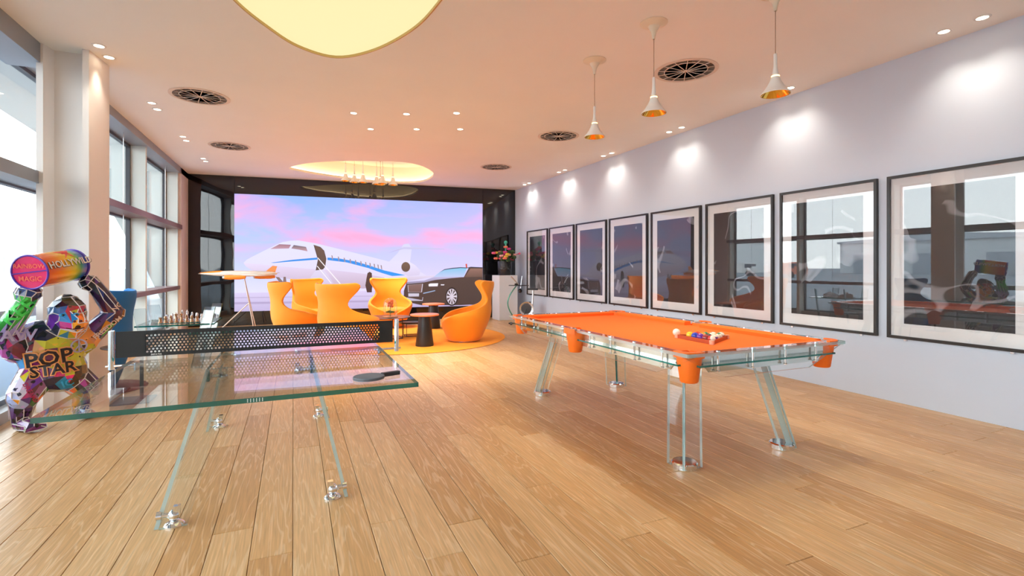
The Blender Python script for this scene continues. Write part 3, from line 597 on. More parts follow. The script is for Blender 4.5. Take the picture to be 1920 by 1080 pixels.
for x0, x1, z0, z1 in ((NX0, hx0, .772, .938), (hx1+cw/2, NX1, .772, .938), (hx0, hx1+cw/2, .772, hz0), (hx0, hx1+cw/2, hz1, .938)):
    m.bb((x0-no.x, -.002, z0-no.z), (x1-no.x, .002, z1-no.z))
m.build('net_sheet', mat('net_black', (.012, .012, .013), .55, bump=.1, bscale=400), net, False)
V, F = text_geo('IMPATIA', .016)
MB().add([(x-.815-no.x, -.0035, y+.782-no.z) for x, y, z in V], F).build('lettering', mat('net_print', (.6, .6, .6), .6), net, False)
for x, d in ((NX0-.022, 1), (NX1+.03, -1)):
    p = MB().tube([(x-no.x, 0, .70-no.z), (x-no.x, 0, .945-no.z)], .017, 16).build('post', CHROME, net)
    MB().tube([(x-no.x-d*.03, 0, .722-no.z), (x-no.x+d*.17, 0, .722-no.z)], .008, 10).tube([(x-no.x+d*.13, 0, .690-no.z), (x-no.x+d*.13, 0, .737-no.z)], .014, 12).build('clamp_arm', CHROME, p)
def paddle(loc, rz, col, label):
    t = thing('table_tennis_paddle', label, 'paddle', loc, rz)
    bl = [(.078*math.cos(a)*1.05, .076*math.sin(a)) for a in [k*2*PI/28 for k in range(28)]]
    MB().prism(bl, .004, .011, lambda a, b, h: (a, b, h)).build('blade', mat('paddle_wood', (.12, .12, .13), .5), t)
    for h0, h1 in ((.0, .004), (.011, .015)): MB().prism([(a*.98, b*.98) for a, b in bl], h0, h1, lambda a, b, h: (a, b, h)).build('rubber', mat('rubber_grey', col, .6), t)
    MB().box((.125, 0, .010), (.10, .027, .020)).build('handle', mat('handle_black', (.03, .032, .04), .45), t)
paddle((.365, 2.735, PT), .30, (.16, .20, .25), 'grey table tennis paddle lying at the right corner of the glass table')

# ------------------------------------------------------------- pool table
pt = thing('pool_table', 'clear glass pool table with orange cloth and orange leather pockets', 'pool table', (2.88, 3.70, 0)); cx, cy = 2.88, 3.70
HX, HY = .70, 1.34; RZ = .82
MB().bb((-HX+.05, -HY+.05, .735), (HX-.05, HY-.05, .785)).build('bed', FELT, pt, False)
BRZ = mat('bronze_mirror', (.72, .68, .62), .07, 1)
def apron(p, q, z0, z1, inset, name, mt, th=.012):
    p, q = Vector((*p, 0)), Vector((*q, 0)); u = (q-p).normalized(); nrm = Vector((u.y, -u.x, 0)); m = MB(); Ln = (q-p).length
    m.prism([(0, z1), (inset, z0), (Ln-inset, z0), (Ln, z1)], 0, th, lambda a, b, h: tuple(p+u*a-nrm*h+Vector((0, 0, b))), 0, 1 if isinstance(mt, list) else None)
    return m.build(name, mt, pt, False)
corners = [(-HX, -HY), (HX, -HY), (HX, HY), (-HX, HY)]
for i in range(4):
    p, q = Vector(corners[i]), Vector(corners[(i+1) % 4]); u = (q-p).normalized(); inn = Vector((-u.y, u.x))
    apron(p+inn*.034+u*.10, q+inn*.034-u*.10, .690, .801, .10, 'steel_beam', BRZ, .01)
    apron(p+inn*.012-u*.03, q+inn*.012+u*.03, .655, .80, .34, 'glass_apron', [GF, GC])
    L_ = (q-p).length; half = L_ > 2
    segs = [(.10, L_/2-.075), (L_/2+.075, L_-.10)] if half else [(.10, L_-.10)]
    for a, b in segs:      # cushion and the glass rail outside it
        m = MB(); pr = [(.045, .785), (.12, .785), (.125, .812), (.105, .822), (.045, .822)]
        m.prism(pr, a+.02, b-.02, lambda s, z, h: tuple((p+u*h+inn*s).to_3d()+Vector((0, 0, z)))); m.build('cushion', FELT, pt, False)
        m = MB(); m.prism([(-.02, .802), (.046, .802), (.046, .823), (-.02, .823)], a-(.115 if a < .2 else .04), b+(.115 if b > L_-.2 else .04), lambda s, z, h: tuple((p+u*h+inn*s).to_3d()+Vector((0, 0, z))), 1); 
        m.m[2] = 0; m.m[4] = 0; rl = m.build('glass_rail', [GF, GC], pt, False)
        m = MB(); m.prism([(-.012, .735), (.04, .735), (.04, .747), (-.012, .747)], a-.02, b+.02, lambda s, z, h: tuple((p+u*h+inn*s).to_3d()+Vector((0, 0, z))), 1); m.m[2] = 0; m.m[4] = 0; m.build('lower_glass_rail', [GF, GE], pt, False)
        nb = max(3, int((b-a)/.24))
        for k in range(nb):
            c = p+u*(a+(b-a)*(k+.5)/nb)+inn*.012
            MB().lathe([(.013, .695), (.013, .70), (.008, .705), (.008, .80), (.014, .801), (.014, .827)], 10, (c.x, c.y, 0)).build('bolt', CHROME, rl)
def pocket(x, y, dx, dy):
    m = MB(); m.lathe([(.001, .63), (.050, .63), (.056, .637), (.070, .735), (.076, .76), (.078, .812), (.062, .812), (.058, .74), (.046, .655), (.001, .648)], 22, (x, y, 0)); b = m.build('pocket', LEATHER, pt)
    a0 = math.atan2(dy, dx); m = MB(); n = 12; span = 1.9 if dx and dy else 1.5
    ring = [(a0+span*(k/n-.5)*1.3) for k in range(n+1)]
    V = [(x+r_*math.cos(a), y+r_*math.sin(a), z) for a in ring for r_, z in ((.060, .79), (.098, .79), (.098, .828), (.060, .828))]
    F = [(i*4+k, i*4+(k+1) % 4, i*4+4+(k+1) % 4, i*4+4+k) for i in range(n) for k in range(4)]+[(0, 1, 2, 3), (n*4+3, n*4+2, n*4+1, n*4)]
    m.add(V, F).build('pocket_lip', LEATHER, b)
for sx in (-1, 1):
    for sy in (-1, 0, 1): pocket(sx*(HX-.085 if sy else HX-.01), sy*(HY-.085), sx*(1 if sy == 0 else .7), sy*.7)
# four leaning L-section glass legs with chrome discs
for sx in (-1, 1):
    for sy in (-1, 1):
        bx, by = sx*.50, sy*1.085; tx, ty = sx*.36, sy*.93; wv = .15
        lg = slab((bx+sx*.03, by+sy*.03, .012), (tx+sx*.03, ty+sy*.03, .70), (-sx*wv, 0, 0), .022, (0, 1, 0), (GF, GC), 'leg', pt)
        slab((bx+sx*.03, by+sy*.03, .012), (tx+sx*.03, ty+sy*.03, .70), (0, -sy*wv, 0), .022, (1, 0, 0), (GF, GC), 'leg_wing', lg)
        slab((bx+sx*.02, by+sy*.02, .012), (tx+sx*.02, ty+sy*.02, .70), (-sx*.03, -sy*.03, 0), .018, (1, -sx*sy, 0), (GC, GE), 'corner_post', lg)
        MB().lathe([(.082, 0), (.086, .004), (.086, .036), (.078, .043), (.001, .044)], 28, (bx-sx*.035, by-sy*.035, 0)).build('foot_disc', CHROME, lg)
# triangle rack and balls
RA = Vector((2.90, 2.96, .786)); ang = math.radians(28)
rk = thing('ball_rack', 'brown triangular rack holding coloured balls on the orange cloth', 'rack', RA, ang)
br = .0286; side = 5*2*br+.055; tri = [Vector((side*.69*math.cos(a), side*.69*math.sin(a), 0)) for a in (PI/2, PI/2+2*PI/3, PI/2+4*PI/3)]
for i in range(3):
    p, q = tri[i], tri[(i+1) % 3]; u = (q-p).normalized(); inn = Vector((-u.y, u.x, 0))
    MB().prism([(0, 0), (.012, 0), (.012, .027), (0, .027)], .018, (q-p).length-.018, lambda s, z, h: tuple(p+u*h+inn*s+Vector((0, 0, z)))).build('rail', mat('rack_brown', (.42, .07, .015), .4), rk, False)
    MB().lathe([(.019, 0), (.019, .029)], 12, tuple(p+(-p).normalized()*.018)).build('corner', mat('rack_corner', (.75, .42, .28), .35), rk)
cols = [((.9, .55, .02), 'yellow'), ((.02, .05, .45), 'blue'), ((.6, .03, .02), 'red'), ((.16, .03, .30), 'purple'), ((.9, .28, .03), 'orange'), ((.02, .22, .08), 'green'), ((.30, .03, .03), 'maroon'), ((.01, .01, .012), 'black')]
def ball(loc, col, label, stripe):
    o = tag(MB().ball((0, 0, 0), br, 20).build('pool_ball', mat('ball_'+col[1], col[0], .12, coat=.5) if not stripe else mat('ball_white', (.85, .80, .70), .12, coat=.5)), label, 'pool ball', 'pool balls'); o.location = loc
    if stripe: MB().lathe([(math.sqrt((br*1.012)**2-z*z), z) for z in [-.014+.0028*k for k in range(11)]], 20, M=Matrix.Rotation(random.uniform(0, 2), 4, 'X'), cap=False).build('stripe', mat('ball_'+col[1], col[0], .12, coat=.5), o)
k = 0; rot = Matrix.Rotation(ang, 4, 'Z')
for r_ in range(5):
    for c_ in range(r_+1):
        p = RA+rot @ Vector(((c_-r_/2)*2.02*br, .116-r_*1.75*br, br)); col = cols[k % 8]; st = k > 7
        ball(p, col, '%s %s pool ball inside the triangular rack' % (col[1], 'striped' if st else 'solid'), st); k += 1
cb = tag(MB().ball((0, 0, 0), br*1.05, 22).build('pool_ball', mat('cue_white', (.86, .80, .70), .12, coat=.5)), 'white cue ball beside the rack', 'pool ball', 'pool balls'); cb.location = (2.86, 3.23, .786+br*1.05)

# ------------------------------------------------------------- lounge
RUG = mat('rug_orange', (1.0, .36, .03), .95, bump=.4, bscale=160, noise=(3, .06))
tag(MB().lathe([(.001, 0), (1.93, 0), (1.95, .006), (1.93, .012), (.001, .012)], 72).build('round_rug', RUG), 'large round orange rug under the lounge armchairs', 'rug').location = (1.92, 9.66, .001)
rows = [(.015, .27, 179, 0), (.10, .315, 179, 0), (.22, .37, 179, 0), (.33, .415, 176, 0), (.40, .445, 150, 0), (.46, .46, 132, 0), (.51, .465, 118, 0), (.555, .46, 92, -.01), (.61, .45, 62, -.02), (.69, .43, 42, -.035), (.78, .42, 39, -.05), (.87, .425, 50, -.06), (.95, .44, 64, -.07), (1.01, .445, 69, -.075), (1.05, .44, 66, -.08), (1.065, .43, 58, -.08)]
NC = 24; V = []; F = []
for z, r_, ph, dy in rows:
    for k in range(NC+1):
        th = math.radians(ph)*(2*k/NC-1); zz = z
        if z > .9: zz = z-.05*(1-abs(2*k/NC-1)**2)*0+.02*abs(2*k/NC-1)**2
        V.append((r_*math.sin(th), -r_*math.cos(th)+dy, zz))
for i in range(len(rows)-1):
    for k in range(NC): F.append((i*(NC+1)+k, i*(NC+1)+k+1, (i+1)*(NC+1)+k+1, (i+1)*(NC+1)+k))
shell_me = MB().add(V, F).mesh('shell', ORANGE, True, 80)
def chair(name, label, loc, fx, fy, cloth, cat='armchair', first={}):
    t = thing(name, label, cat, (*loc, .013), math.atan2(fy, fx)-PI/2, 'wingback armchairs')
    if cloth.name not in first:
        me = shell_me if cloth is ORANGE else shell_me.copy()
        if cloth is not ORANGE: me.materials[0] = cloth
        cu = MB().lathe([(.001, .20), (.33, .20), (.385, .25), (.395, .36), (.37, .405), (.30, .425), (.001, .43)], 32).mesh('seat_cushion', cloth, True, 60)
        bk = MB().prism([(-.22, .43), (.22, .43), (.20, .62), (-.20, .62)], -.385, -.30, lambda a, b, h: (a, h-.02, b)).mesh('lumbar_cushion', cloth, True, 60)
        sm = MB().tube([(0, -r_+dy-.021, z) for z, r_, ph, dy in rows if .1 < z < 1.06], .004, 6).mesh('back_seam', mat('seam_'+cloth.name, tuple(min(1, c*1.05+.02) for c in cloth.node_tree.nodes['Principled BSDF'].inputs['Base Color'].default_value[:3]), .7))
        ft = MB().lathe([(.001, 0), (.24, 0), (.24, .012), (.001, .016)], 28).mesh('base_plate', STEEL)
        first[cloth.name] = (me, cu, bk, sm, ft)
    me, cu, bk, sm, ft = first[cloth.name]
    s = link('shell', me, t); md = s.modifiers.new('thickness', 'SOLIDIFY'); md.thickness = .05; md.offset = 0; s.modifiers.new('round', 'SUBSURF').levels = 1; s.modifiers['round'].render_levels = 2
    link('seat_cushion', cu, t); link('back_seam', sm, s); link('base_plate', ft, t); return t
RC = (1.92, 9.66)
for p, lb in (((.13, 9.55), 'orange wingback armchair at the left, facing right with its side to the viewer'), ((.45, 11.45), 'orange wingback armchair partly hidden behind the leftmost armchair'), ((.83, 8.55), 'orange wingback armchair turned with its seamed back to the viewer'),
              ((1.98, 11.35), 'orange wingback armchair facing the viewer in front of the screen'), ((2.84, 8.72), 'orange wingback armchair at the right, facing left across the rug')):
    dx, dy = RC[0]-p[0], RC[1]-p[1]
    if p == (2.84, 8.72): dx, dy = -1, .22
    if p == (.13, 9.55): dx, dy = 1, .25
    chair('wingback_armchair', lb, p, dx, dy, ORANGE)
BLUE = mat('blue_fabric', (.01, .16, .48), .75, bump=.12, bscale=350)
chair('wingback_armchair', 'blue wingback armchair by the window behind the white column', (-2.03, 6.88), -1, .12, BLUE).scale = (.75, .75, 1)
tag(MB().lathe([(.001, 0), (.43, 0), (.44, .005), (.43, .011), (.001, .011)], 40).build('round_rug', mat('rug_maroon', (.25, .03, .02), .95, bump=.4, bscale=160)), 'dark red round rug under the blue armchair', 'rug').location = (-1.96, 6.9, .001)
def pedestal(loc, label):
    t = thing('pedestal_table', label, 'side table', (*loc, .013), 0, 'pedestal tables')
    MB().lathe([(.001, .51), (.235, .51), (.243, .518), (.243, .53), (.236, .537), (.001, .537)], 36).build('table_top', mat('table_orange', (.85, .26, .10), .3), t)
    MB().lathe([(.001, 0), (.15, 0), (.152, .01), (.115, .34), (.10, .51), (.001, .51)], 30).build('pedestal', mat('pedestal_black', (.02, .02, .022), .4), t)
pedestal((2.04, 8.42), 'nearer pedestal table with orange top and tapered black base'); pedestal((2.80, 10.75), 'farther pedestal table with orange top, in front of the screen car')
def tray_table(loc, z, r_, label, h=.02):
    t = thing('coffee_table', label, 'coffee table', (*loc, .013))
    MB().lathe([(.001, z-.012), (r_, z-.012), (r_+.006, z+h), (r_, z+h), (r_-.008, z), (.001, z)], 44).build('tray_top', mat('tray_black', (.02, .018, .02), .3), t)
    for k in range(4):
        a = PI/4+k*PI/2; x, y = r_*.8*math.cos(a), r_*.8*math.sin(a); a2 = a+PI/2; x2, y2 = r_*.8*math.cos(a2), r_*.8*math.sin(a2)
        MB().tube([(x, y, z-.012), (x, y, .008), (x2, y2, .008)], .007, 8).build('leg', BLACK, t)
tray_table((1.62, 9.62), .395, .42, 'dark round coffee table carrying the glass cloche', .0); tray_table((2.13, 9.75), .26, .27, 'lower black round coffee table beside the pedestal table')
cl = thing('glass_cloche', 'clear glass cloche with an orange flower on the dark coffee table', 'cloche', (1.66, 9.55, .4085))
MB().lathe([(.125, .01), (.125, .20), (.115, .265), (.085, .32), (.04, .35), (.001, .358)], 32, cap=False).build('dome', glass('cloche_glass', (.97, .96, .96), .07), cl)
MB().lathe([(.001, 0), (.14, 0), (.14, .010), (.001, .012)], 32).build('base', mat('cloche_base', (.5, .25, .1), .4), cl)
fl = MB()
for k in range(9): a = k*2.4; fl.ball((.03*math.cos(a), .03*math.sin(a), .20+.012*k), .035, 8, 0, (1, .7, .8))
fl.build('bloom', mat('bloom_orange', (.95, .22, .05), .6), cl)
lf = MB()
for k in range(8): a = k*.8; lf.ball((.05*math.cos(a), .05*math.sin(a), .09+.01*(k % 3)), .04, 8, 0, (1, .5, .35))
lf.tube([(0, 0, .01), (0, 0, .2)], .006).build('leaves', mat('leaf_green', (.10, .22, .03), .6), cl)

# side table by the column
st = thing('side_table', 'black round side table on a single post beside the white column', 'side table', (-1.53, 6.16, 0))
MB().lathe([(.001, .545), (.205, .545), (.208, .553), (.205, .56), (.001, .56)], 36).build('table_top', mat('table_umber', (.07, .045, .04), .35), st)
MB().tube([(.12, .02, .012), (.12, .02, .546)], .017, 12).build('post', mat('post_umber', (.05, .035, .03), .4), st)
MB().bb((-.10, -.16, 0), (.22, .16, .014)).build('base_plate', mat('post_umber'), st, False)

# ------------------------------------------------------------- chess table
CX, CY, CZ = -1.42, 8.24, .59
ct = thing('chess_table', 'glass chess table with four slanted glass legs rising above the top', 'chess table', (CX, CY, 0))
MB().bb((-.44, -.44, CZ-.02), (.44, .44, CZ), 0, 1).build('table_top', [GF, GE], ct, False)
for sx in (-1, 1):
    for sy in (-1, 1):
        p = (sx*.30, sy*.36-.08, 0.0); q = (sx*.46, sy*.36-.08, CZ+.22)
        slab(p, q, (-sx*.13, .06, 0), .020, (.4*sx, 1, 0), (glass('leg_glass', (.90, .94, .95), .10, (.6, .58, .68), .08), GE), 'leg', ct)
brd = MB().bb((-.26, -.26, CZ), (.26, .26, CZ+.006), 0, 1).build('board', [glass('board_glass', (.9, .93, .95), .08, (.7, .75, .8), .25), GE], ct, False)
dk = MB()
for i in range(8):
    for j in range(8):
        if (i+j) % 2: dk.bb((-.24+.06*i, -.24+.06*j, CZ+.006), (-.18+.06*i, -.18+.06*j, CZ+.0068))
dk.build('dark_squares', mat('square_dark', (.12, .12, .13), .3), brd, False)
prof = {'pawn': [(.017, 0), (.017, .006), (.010, .014), (.006, .032), (.010, .036), (.007, .04), (.010, .048), (.008, .056), (.001, .060)], 'rook': [(.019, 0), (.019, .007), (.012, .016), (.010, .045), (.015, .052), (.015, .066), (.001, .066)],
        'bishop': [(.019, 0), (.019, .007), (.011, .018), (.007, .05), (.012, .054), (.009, .062), (.012, .072), (.004, .088), (.001, .094)], 'knight': [(.019, 0), (.019, .007), (.012, .018), (.011, .04), (.016, .056), (.013, .07), (.006, .080), (.001, .081)], 'king': [(.021, 0), (.021, .008), (.012, .02), (.008, .065), (.014, .072), (.011, .080), (.015, .097), (.006, .104), (.004, .118), (.001, .119)]}
pm = {}
for mn, mt in (('silver', STEEL), ('bronze', mat('bronze_piece', (.45, .28, .17), .2, 1))):
    for kn, pr in prof.items(): pm[mn, kn] = MB().lathe([(r_*1.25, z*1.15) for r_, z in pr], 14).mesh('chess_'+kn, mt)
order = ['rook', 'knight', 'bishop', 'king', 'king', 'bishop', 'knight', 'rook']
for mn, y0, y1, wh in (('bronze', -.21, -.15, 'nearer'), ('silver', .21, .15, 'farther')):
    for i in range(8):
        for kn, yy in ((order[i], y0), ('pawn', y1)):
            o = link('chess_'+kn, pm[mn, kn]); o.location = (CX-.21+.06*i, CY+yy, CZ+.007)
            tag(o, '%s chess %s in the %s half, %s piece from the window' % (mn, kn, wh, ['first', 'second', 'third', 'fourth', 'fifth', 'sixth', 'seventh', 'eighth'][i]), 'chess piece', 'chess pieces')

# ------------------------------------------------------------- model aircraft on its stand
ap = thing('model_aircraft', 'white and orange model jet on a slim tripod by the black wall', 'model aircraft', (-.98, 12.32, 0), math.radians(-8))
AW = mat('model_white', (.82, .74, .66), .3, coat=.3); AO = mat('model_orange', (.95, .28, .02), .3, coat=.3)
ML = Matrix.Translation((.0, 0, 1.22)) @ Matrix.Rotation(PI/2, 4, 'Y') @ Matrix.Rotation(PI, 4, 'X')
def fus(prof, sc): return MB().lathe(prof, 18, M=Matrix.Translation((0, 0, 1.20)) @ Matrix.Rotation(PI/2, 4, 'Y') @ Matrix.Diagonal((sc[0], sc[1], 1, 1)))
f1 = fus([(.001, -.88), (.02, -.78), (.05, -.60), (.075, -.40), (.085, -.15), (.08, .15), (.07, .4), (.045, .6), (.02, .66), (.001, .665)], (.8, 1)).build('fuselage', AW, ap)
MB().lathe([(.001, -.86), (.02, -.77), (.048, -.60), (.06, -.45), (.035, -.3), (.001, -.24)], 16, M=Matrix.Translation((0, 0, 1.218)) @ Matrix.Rotation(PI/2, 4, 'Y') @ Matrix.Diagonal((.8, .95, 1, 1))).build('canopy_stripe', AO, f1)
for s in (-1, 1):
    w_ = MB(); w_.prism([(-.25, s*.05), (.42, s*.05), (.50, s*.42), (.36, s*.44)], 1.165, 1.18, lambda a, b, h: (a, b, h)).build('wing', AW, ap, False)
    e = MB().lathe([(.001, -.22), (.04, -.21), (.05, -.1), (.048, .1), (.03, .2), (.001, .21)], 14, M=Matrix.Translation((-.12 if s < 0 else .38, s*.22, 1.125)) @ Matrix.Rotation(PI/2, 4, 'Y')).build('engine_pod', AO, ap)
    MB().lathe([(.036, -.235), (.042, -.20)], 14, M=Matrix.Translation((-.12 if s < 0 else .38, s*.22, 1.125)) @ Matrix.Rotation(PI/2, 4, 'Y')).build('intake', STEEL, e)
    MB().prism([(.5, s*.02), (.64, s*.02), (.68, s*.2), (.6, s*.2)], 1.21, 1.22, lambda a, b, h: (a, b, h)).build('tailplane', AW, ap, False)
MB().prism([(.42, 1.24), (.62, 1.22), (.66, 1.36), (.57, 1.37)], -.008, .008, lambda a, b, h: (a, h, b)).build('tail_fin', AO, ap, False)
RODM = mat('stand_rod', (.70, .58, .50), .3, .5)
for p, q in (((.0, 0, 1.14), (.22, -.12, 0)), ((.0, 0, 1.14), (.20, .16, 0)), ((.10, -.03, .56), (-.46, -.02, 0))): MB().tube([p, q], .011, 10).build('stand_leg', RODM, ap)

# ------------------------------------------------------------- plinth, vase of flowers, exercise bike
MB_ = MB().bb((-.25, -.25, 0), (.25, .25, 1.13)); pl = tag(MB_.build('display_plinth', mat('plinth_white', (.80, .81, .84), .5), None, False), 'white square display plinth in the far right corner', 'plinth'); pl.location = (4.98, 11.95, 0)
bv = pl.modifiers.new('edge', 'BEVEL'); bv.width = .006; bv.segments = 2
vs_ = thing('flower_vase', 'black textured vase of colourful flowers on the white plinth', 'vase', (4.98, 11.95, 1.13))
MB().lathe([(.001, 0), (.15, 0), (.17, .03), (.18, .2), (.185, .36), (.165, .36), (.16, .1), (.001, .06)], 28).build('vase', mat('vase_black', (.02, .02, .022), .25, bump=1.0, bscale=22), vs_)
random.seed(5); pal = [('pink', (.85, .12, .25)), ('coral', (.9, .22, .12)), ('yellow', (.9, .6, .06)), ('magenta', (.6, .04, .22)), ('blush', (.9, .45, .42))]
fo = MB()
for k in range(26):
    a = random.uniform(0, 2*PI); r_ = random.uniform(.05, .26); z = .38+random.uniform(0, .24); fo.ball((r_*math.cos(a), r_*math.sin(a), z), .06, 8, 0, (1, .7, .8))
fo.build('foliage', mat('foliage_dark', (.04, .09, .03), .6), vs_)
for k in range(24):
    a = random.uniform(0, 2*PI); r_ = random.uniform(.02, .28); z = .40+random.uniform(0, .36)*(1-r_*1.6); nm, col = pal[k % 5]; b = MB()
    for q in range(5): aa = q*2*PI/5; b.ball((r_*math.cos(a)+.028*math.cos(aa), r_*math.sin(a)+.028*math.sin(aa), z), .036, 7, 0, (1, 1, .9))
    b.build('bloom', mat('bloom_'+nm, col, .6), vs_)
MB().tube([(.02, 0, .36), (.03, .0, .60), (.02, -.02, .84)], [.022, .02, .026], 8).ball((.02, -.02, .84), .05, 8).build('tall_stem', mat('stem_teal', (.05, .42, .30), .5), vs_)
MB().tube([(.1, 0, .38), (.27, -.05, .53), (.37, -.08, .56)], .010, 8).ball((.38, -.08, .56), .03, 8).build('branch', mat('bloom_pink'), vs_)
bk = thing('exercise_bike', 'sculptural black and chrome exercise bike with a curved green frame beside the plinth', 'exercise bike', (4.86, 10.85, 0), math.radians(-23.4))
MB().tube([(-.02+.34*(1-math.cos(t))*.0-.22*math.sin(t), 0, .06+.86*(t/PI)) for t in [k*PI/14 for k in range(15)]], .014, 10).build('curved_frame', mat('green_tube', (.10, .36, .26), .25, .4), bk)
MB().tube([(-.22, 0, .012), (.34, 0, .012)], .016, 8).box((-.16, 0, .01), (.05, .42, .02)).box((.26, 0, .01), (.05, .42, .02)).build('floor_stand', BLACK, bk)
RX = Matrix.Translation((.20, 0, .36)) @ Matrix.Rotation(PI/2, 4, 'X')
fw = MB().lathe([(.13, -.03), (.165, -.035), (.165, .035), (.13, .03), (.13, -.03)], 32, M=RX, cap=False).build('flywheel', CHROME, bk)
MB().lathe([(.001, -.02), (.12, -.02), (.12, .02), (.001, .02)], 28, M=RX).build('wheel_hub', mat('hub_dark', (.08, .08, .09), .35), fw)
cr = MB().tube([(.20, -.06, .36), (.15, -.07, .22)], .012, 8).box((.14, -.12, .215), (.10, .08, .02)).tube([(.20, .06, .36), (.25, .07, .50)], .012, 8).box((.26, .12, .505), (.10, .08, .02)).build('pedal_crank', BLACK, bk)
MB().tube([(.22, 0, .06), (.34, 0, .35), (.36, 0, .80)], .024, 10).build('seat_post', STEEL, bk)
MB().prism([(-.13, -.025), (.05, -.07), (.11, -.06), (.11, .06), (.05, .07), (-.13, .025)], .80, .84, lambda a, b, h: (.36+a, b, h)).build('saddle', BLACK, bk)
MB().tube([(.02, 0, .92), (-.16, 0, 1.12)], .012, 8).tube([(.06, 0, .84), (.10, 0, 1.13)], .010, 8).build('upright', STEEL, bk)
MB().prism([(.30*math.cos(a), .12*math.sin(a)) for a in [k*PI/12 for k in range(24)]], .90, .915, lambda a, b, h: (.02+a*.8, b, h)).build('handlebar_plate', BLACK, bk)
MB().ball((.05, 0, .78), .05, 12).ball((-.04, 0, .935), .045, 12, 0, (1, 1, .6)).build('console', BLACK, bk)
# ------------------------------------------------------------- faceted gorilla sculpture
GR = thing('gorilla_sculpture', 'colourful graffiti-painted faceted gorilla sculpture by the window, lifting a barrel overhead', 'sculpture', (-1.90, 5.53, 0), math.radians(19.4))
def cap(m, p, q, r0, r1, n=14):
    p, q = Vector(p), Vector(q)
    pts = []; rs = []; d = (q-p).normalized(); 
    for k in range(1, 5): a = k*PI/8; pts.append(p-d*r0*math.cos(a)); rs.append(r0*math.sin(a))
    for k in range(5): a = PI/2-k*PI/8; pts.append(q+d*r1*math.cos(a) if k else q); rs.append(max(r1*math.sin(a), .003))
    m.tube(pts, rs, n)
m = MB()
m.ball((0, .02, .62), .235, 18, 0, (1.0, .78, 1.0)); m.ball((.05, -.02, .46), .19, 18, 0, (1, .8, 1)); m.ball((-.02, .04, .72), .24, 18, 0, (1.1, .7, .75))
m.ball((-.20, .0, .68), .13, 14); m.ball((.20, .04, .70), .13, 14)
cap(m, (.09, -.02, .82), (.10, -.06, .94), .13, .125)                      # neck and skull
m.ball((.10, -.06, .965), .135, 16, 0, (.98, 1, .95)); m.ball((.10, -.015, 1.03), .085, 14)
cap(m, (.12, -.14, .895), (.16, -.20, .865), .098, .075)                    # muzzle
m.ball((.11, -.155, .965), .06, 12, 0, (1.5, .7, .5))                      # brow
cap(m, (-.22, 0, .68), (-.275, -.07, .82), .105, .088); cap(m, (-.275, -.07, .82), (-.15, -.13, 1.07), .088, .065); m.ball((-.14, -.14, 1.13), .088, 14, 0, (1, 1, .95))
cap(m, (.22, .05, .70), (.43, .05, .92), .100, .078); cap(m, (.43, .05, .92), (.29, .05, 1.17), .080, .060); m.ball((.245, .05, 1.205), .075, 14)
cap(m, (-.10, -.01, .42), (-.165, -.10, .30), .13, .115); cap(m, (-.165, -.10, .30), (-.19, -.02, .09), .10, .068)
cap(m, (-.19, -.04, .05), (-.12, -.17, .045), .052, .046)
cap(m, (.12, .04, .40), (.235, .02, .27), .125, .11); cap(m, (.235, .02, .27), (.20, .16, .09), .098, .066); cap(m, (.19, .14, .05), (.24, .0, .045), .052, .046)
for k in range(4):
    m.ball((-.145+.032*k, -.205+.016*k, .030), .026, 8); m.ball((.185+.032*k, -.04+.012*k, .030), .026, 8)
raw = link('raw_body', m.mesh('raw_body', WHITE, False))
md = raw.modifiers.new('r', 'REMESH'); md.mode = 'VOXEL'; md.voxel_size = .016
md = raw.modifiers.new('d', 'DECIMATE'); md.ratio = .045
dg = bpy.context.evaluated_depsgraph_get(); ev = raw.evaluated_get(dg); src = ev.to_mesh()
RV = [v.co.copy() for v in src.vertices]; RF = [list(p.vertices) for p in src.polygons]; ev.to_mesh_clear(); bpy.data.objects.remove(raw)
zmin = min(v.z for v in RV); RV = [v-Vector((0, 0, zmin)) for v in RV]
print('GORILLA', len(RV), len(RF))
DK = (.018, .008, .035)
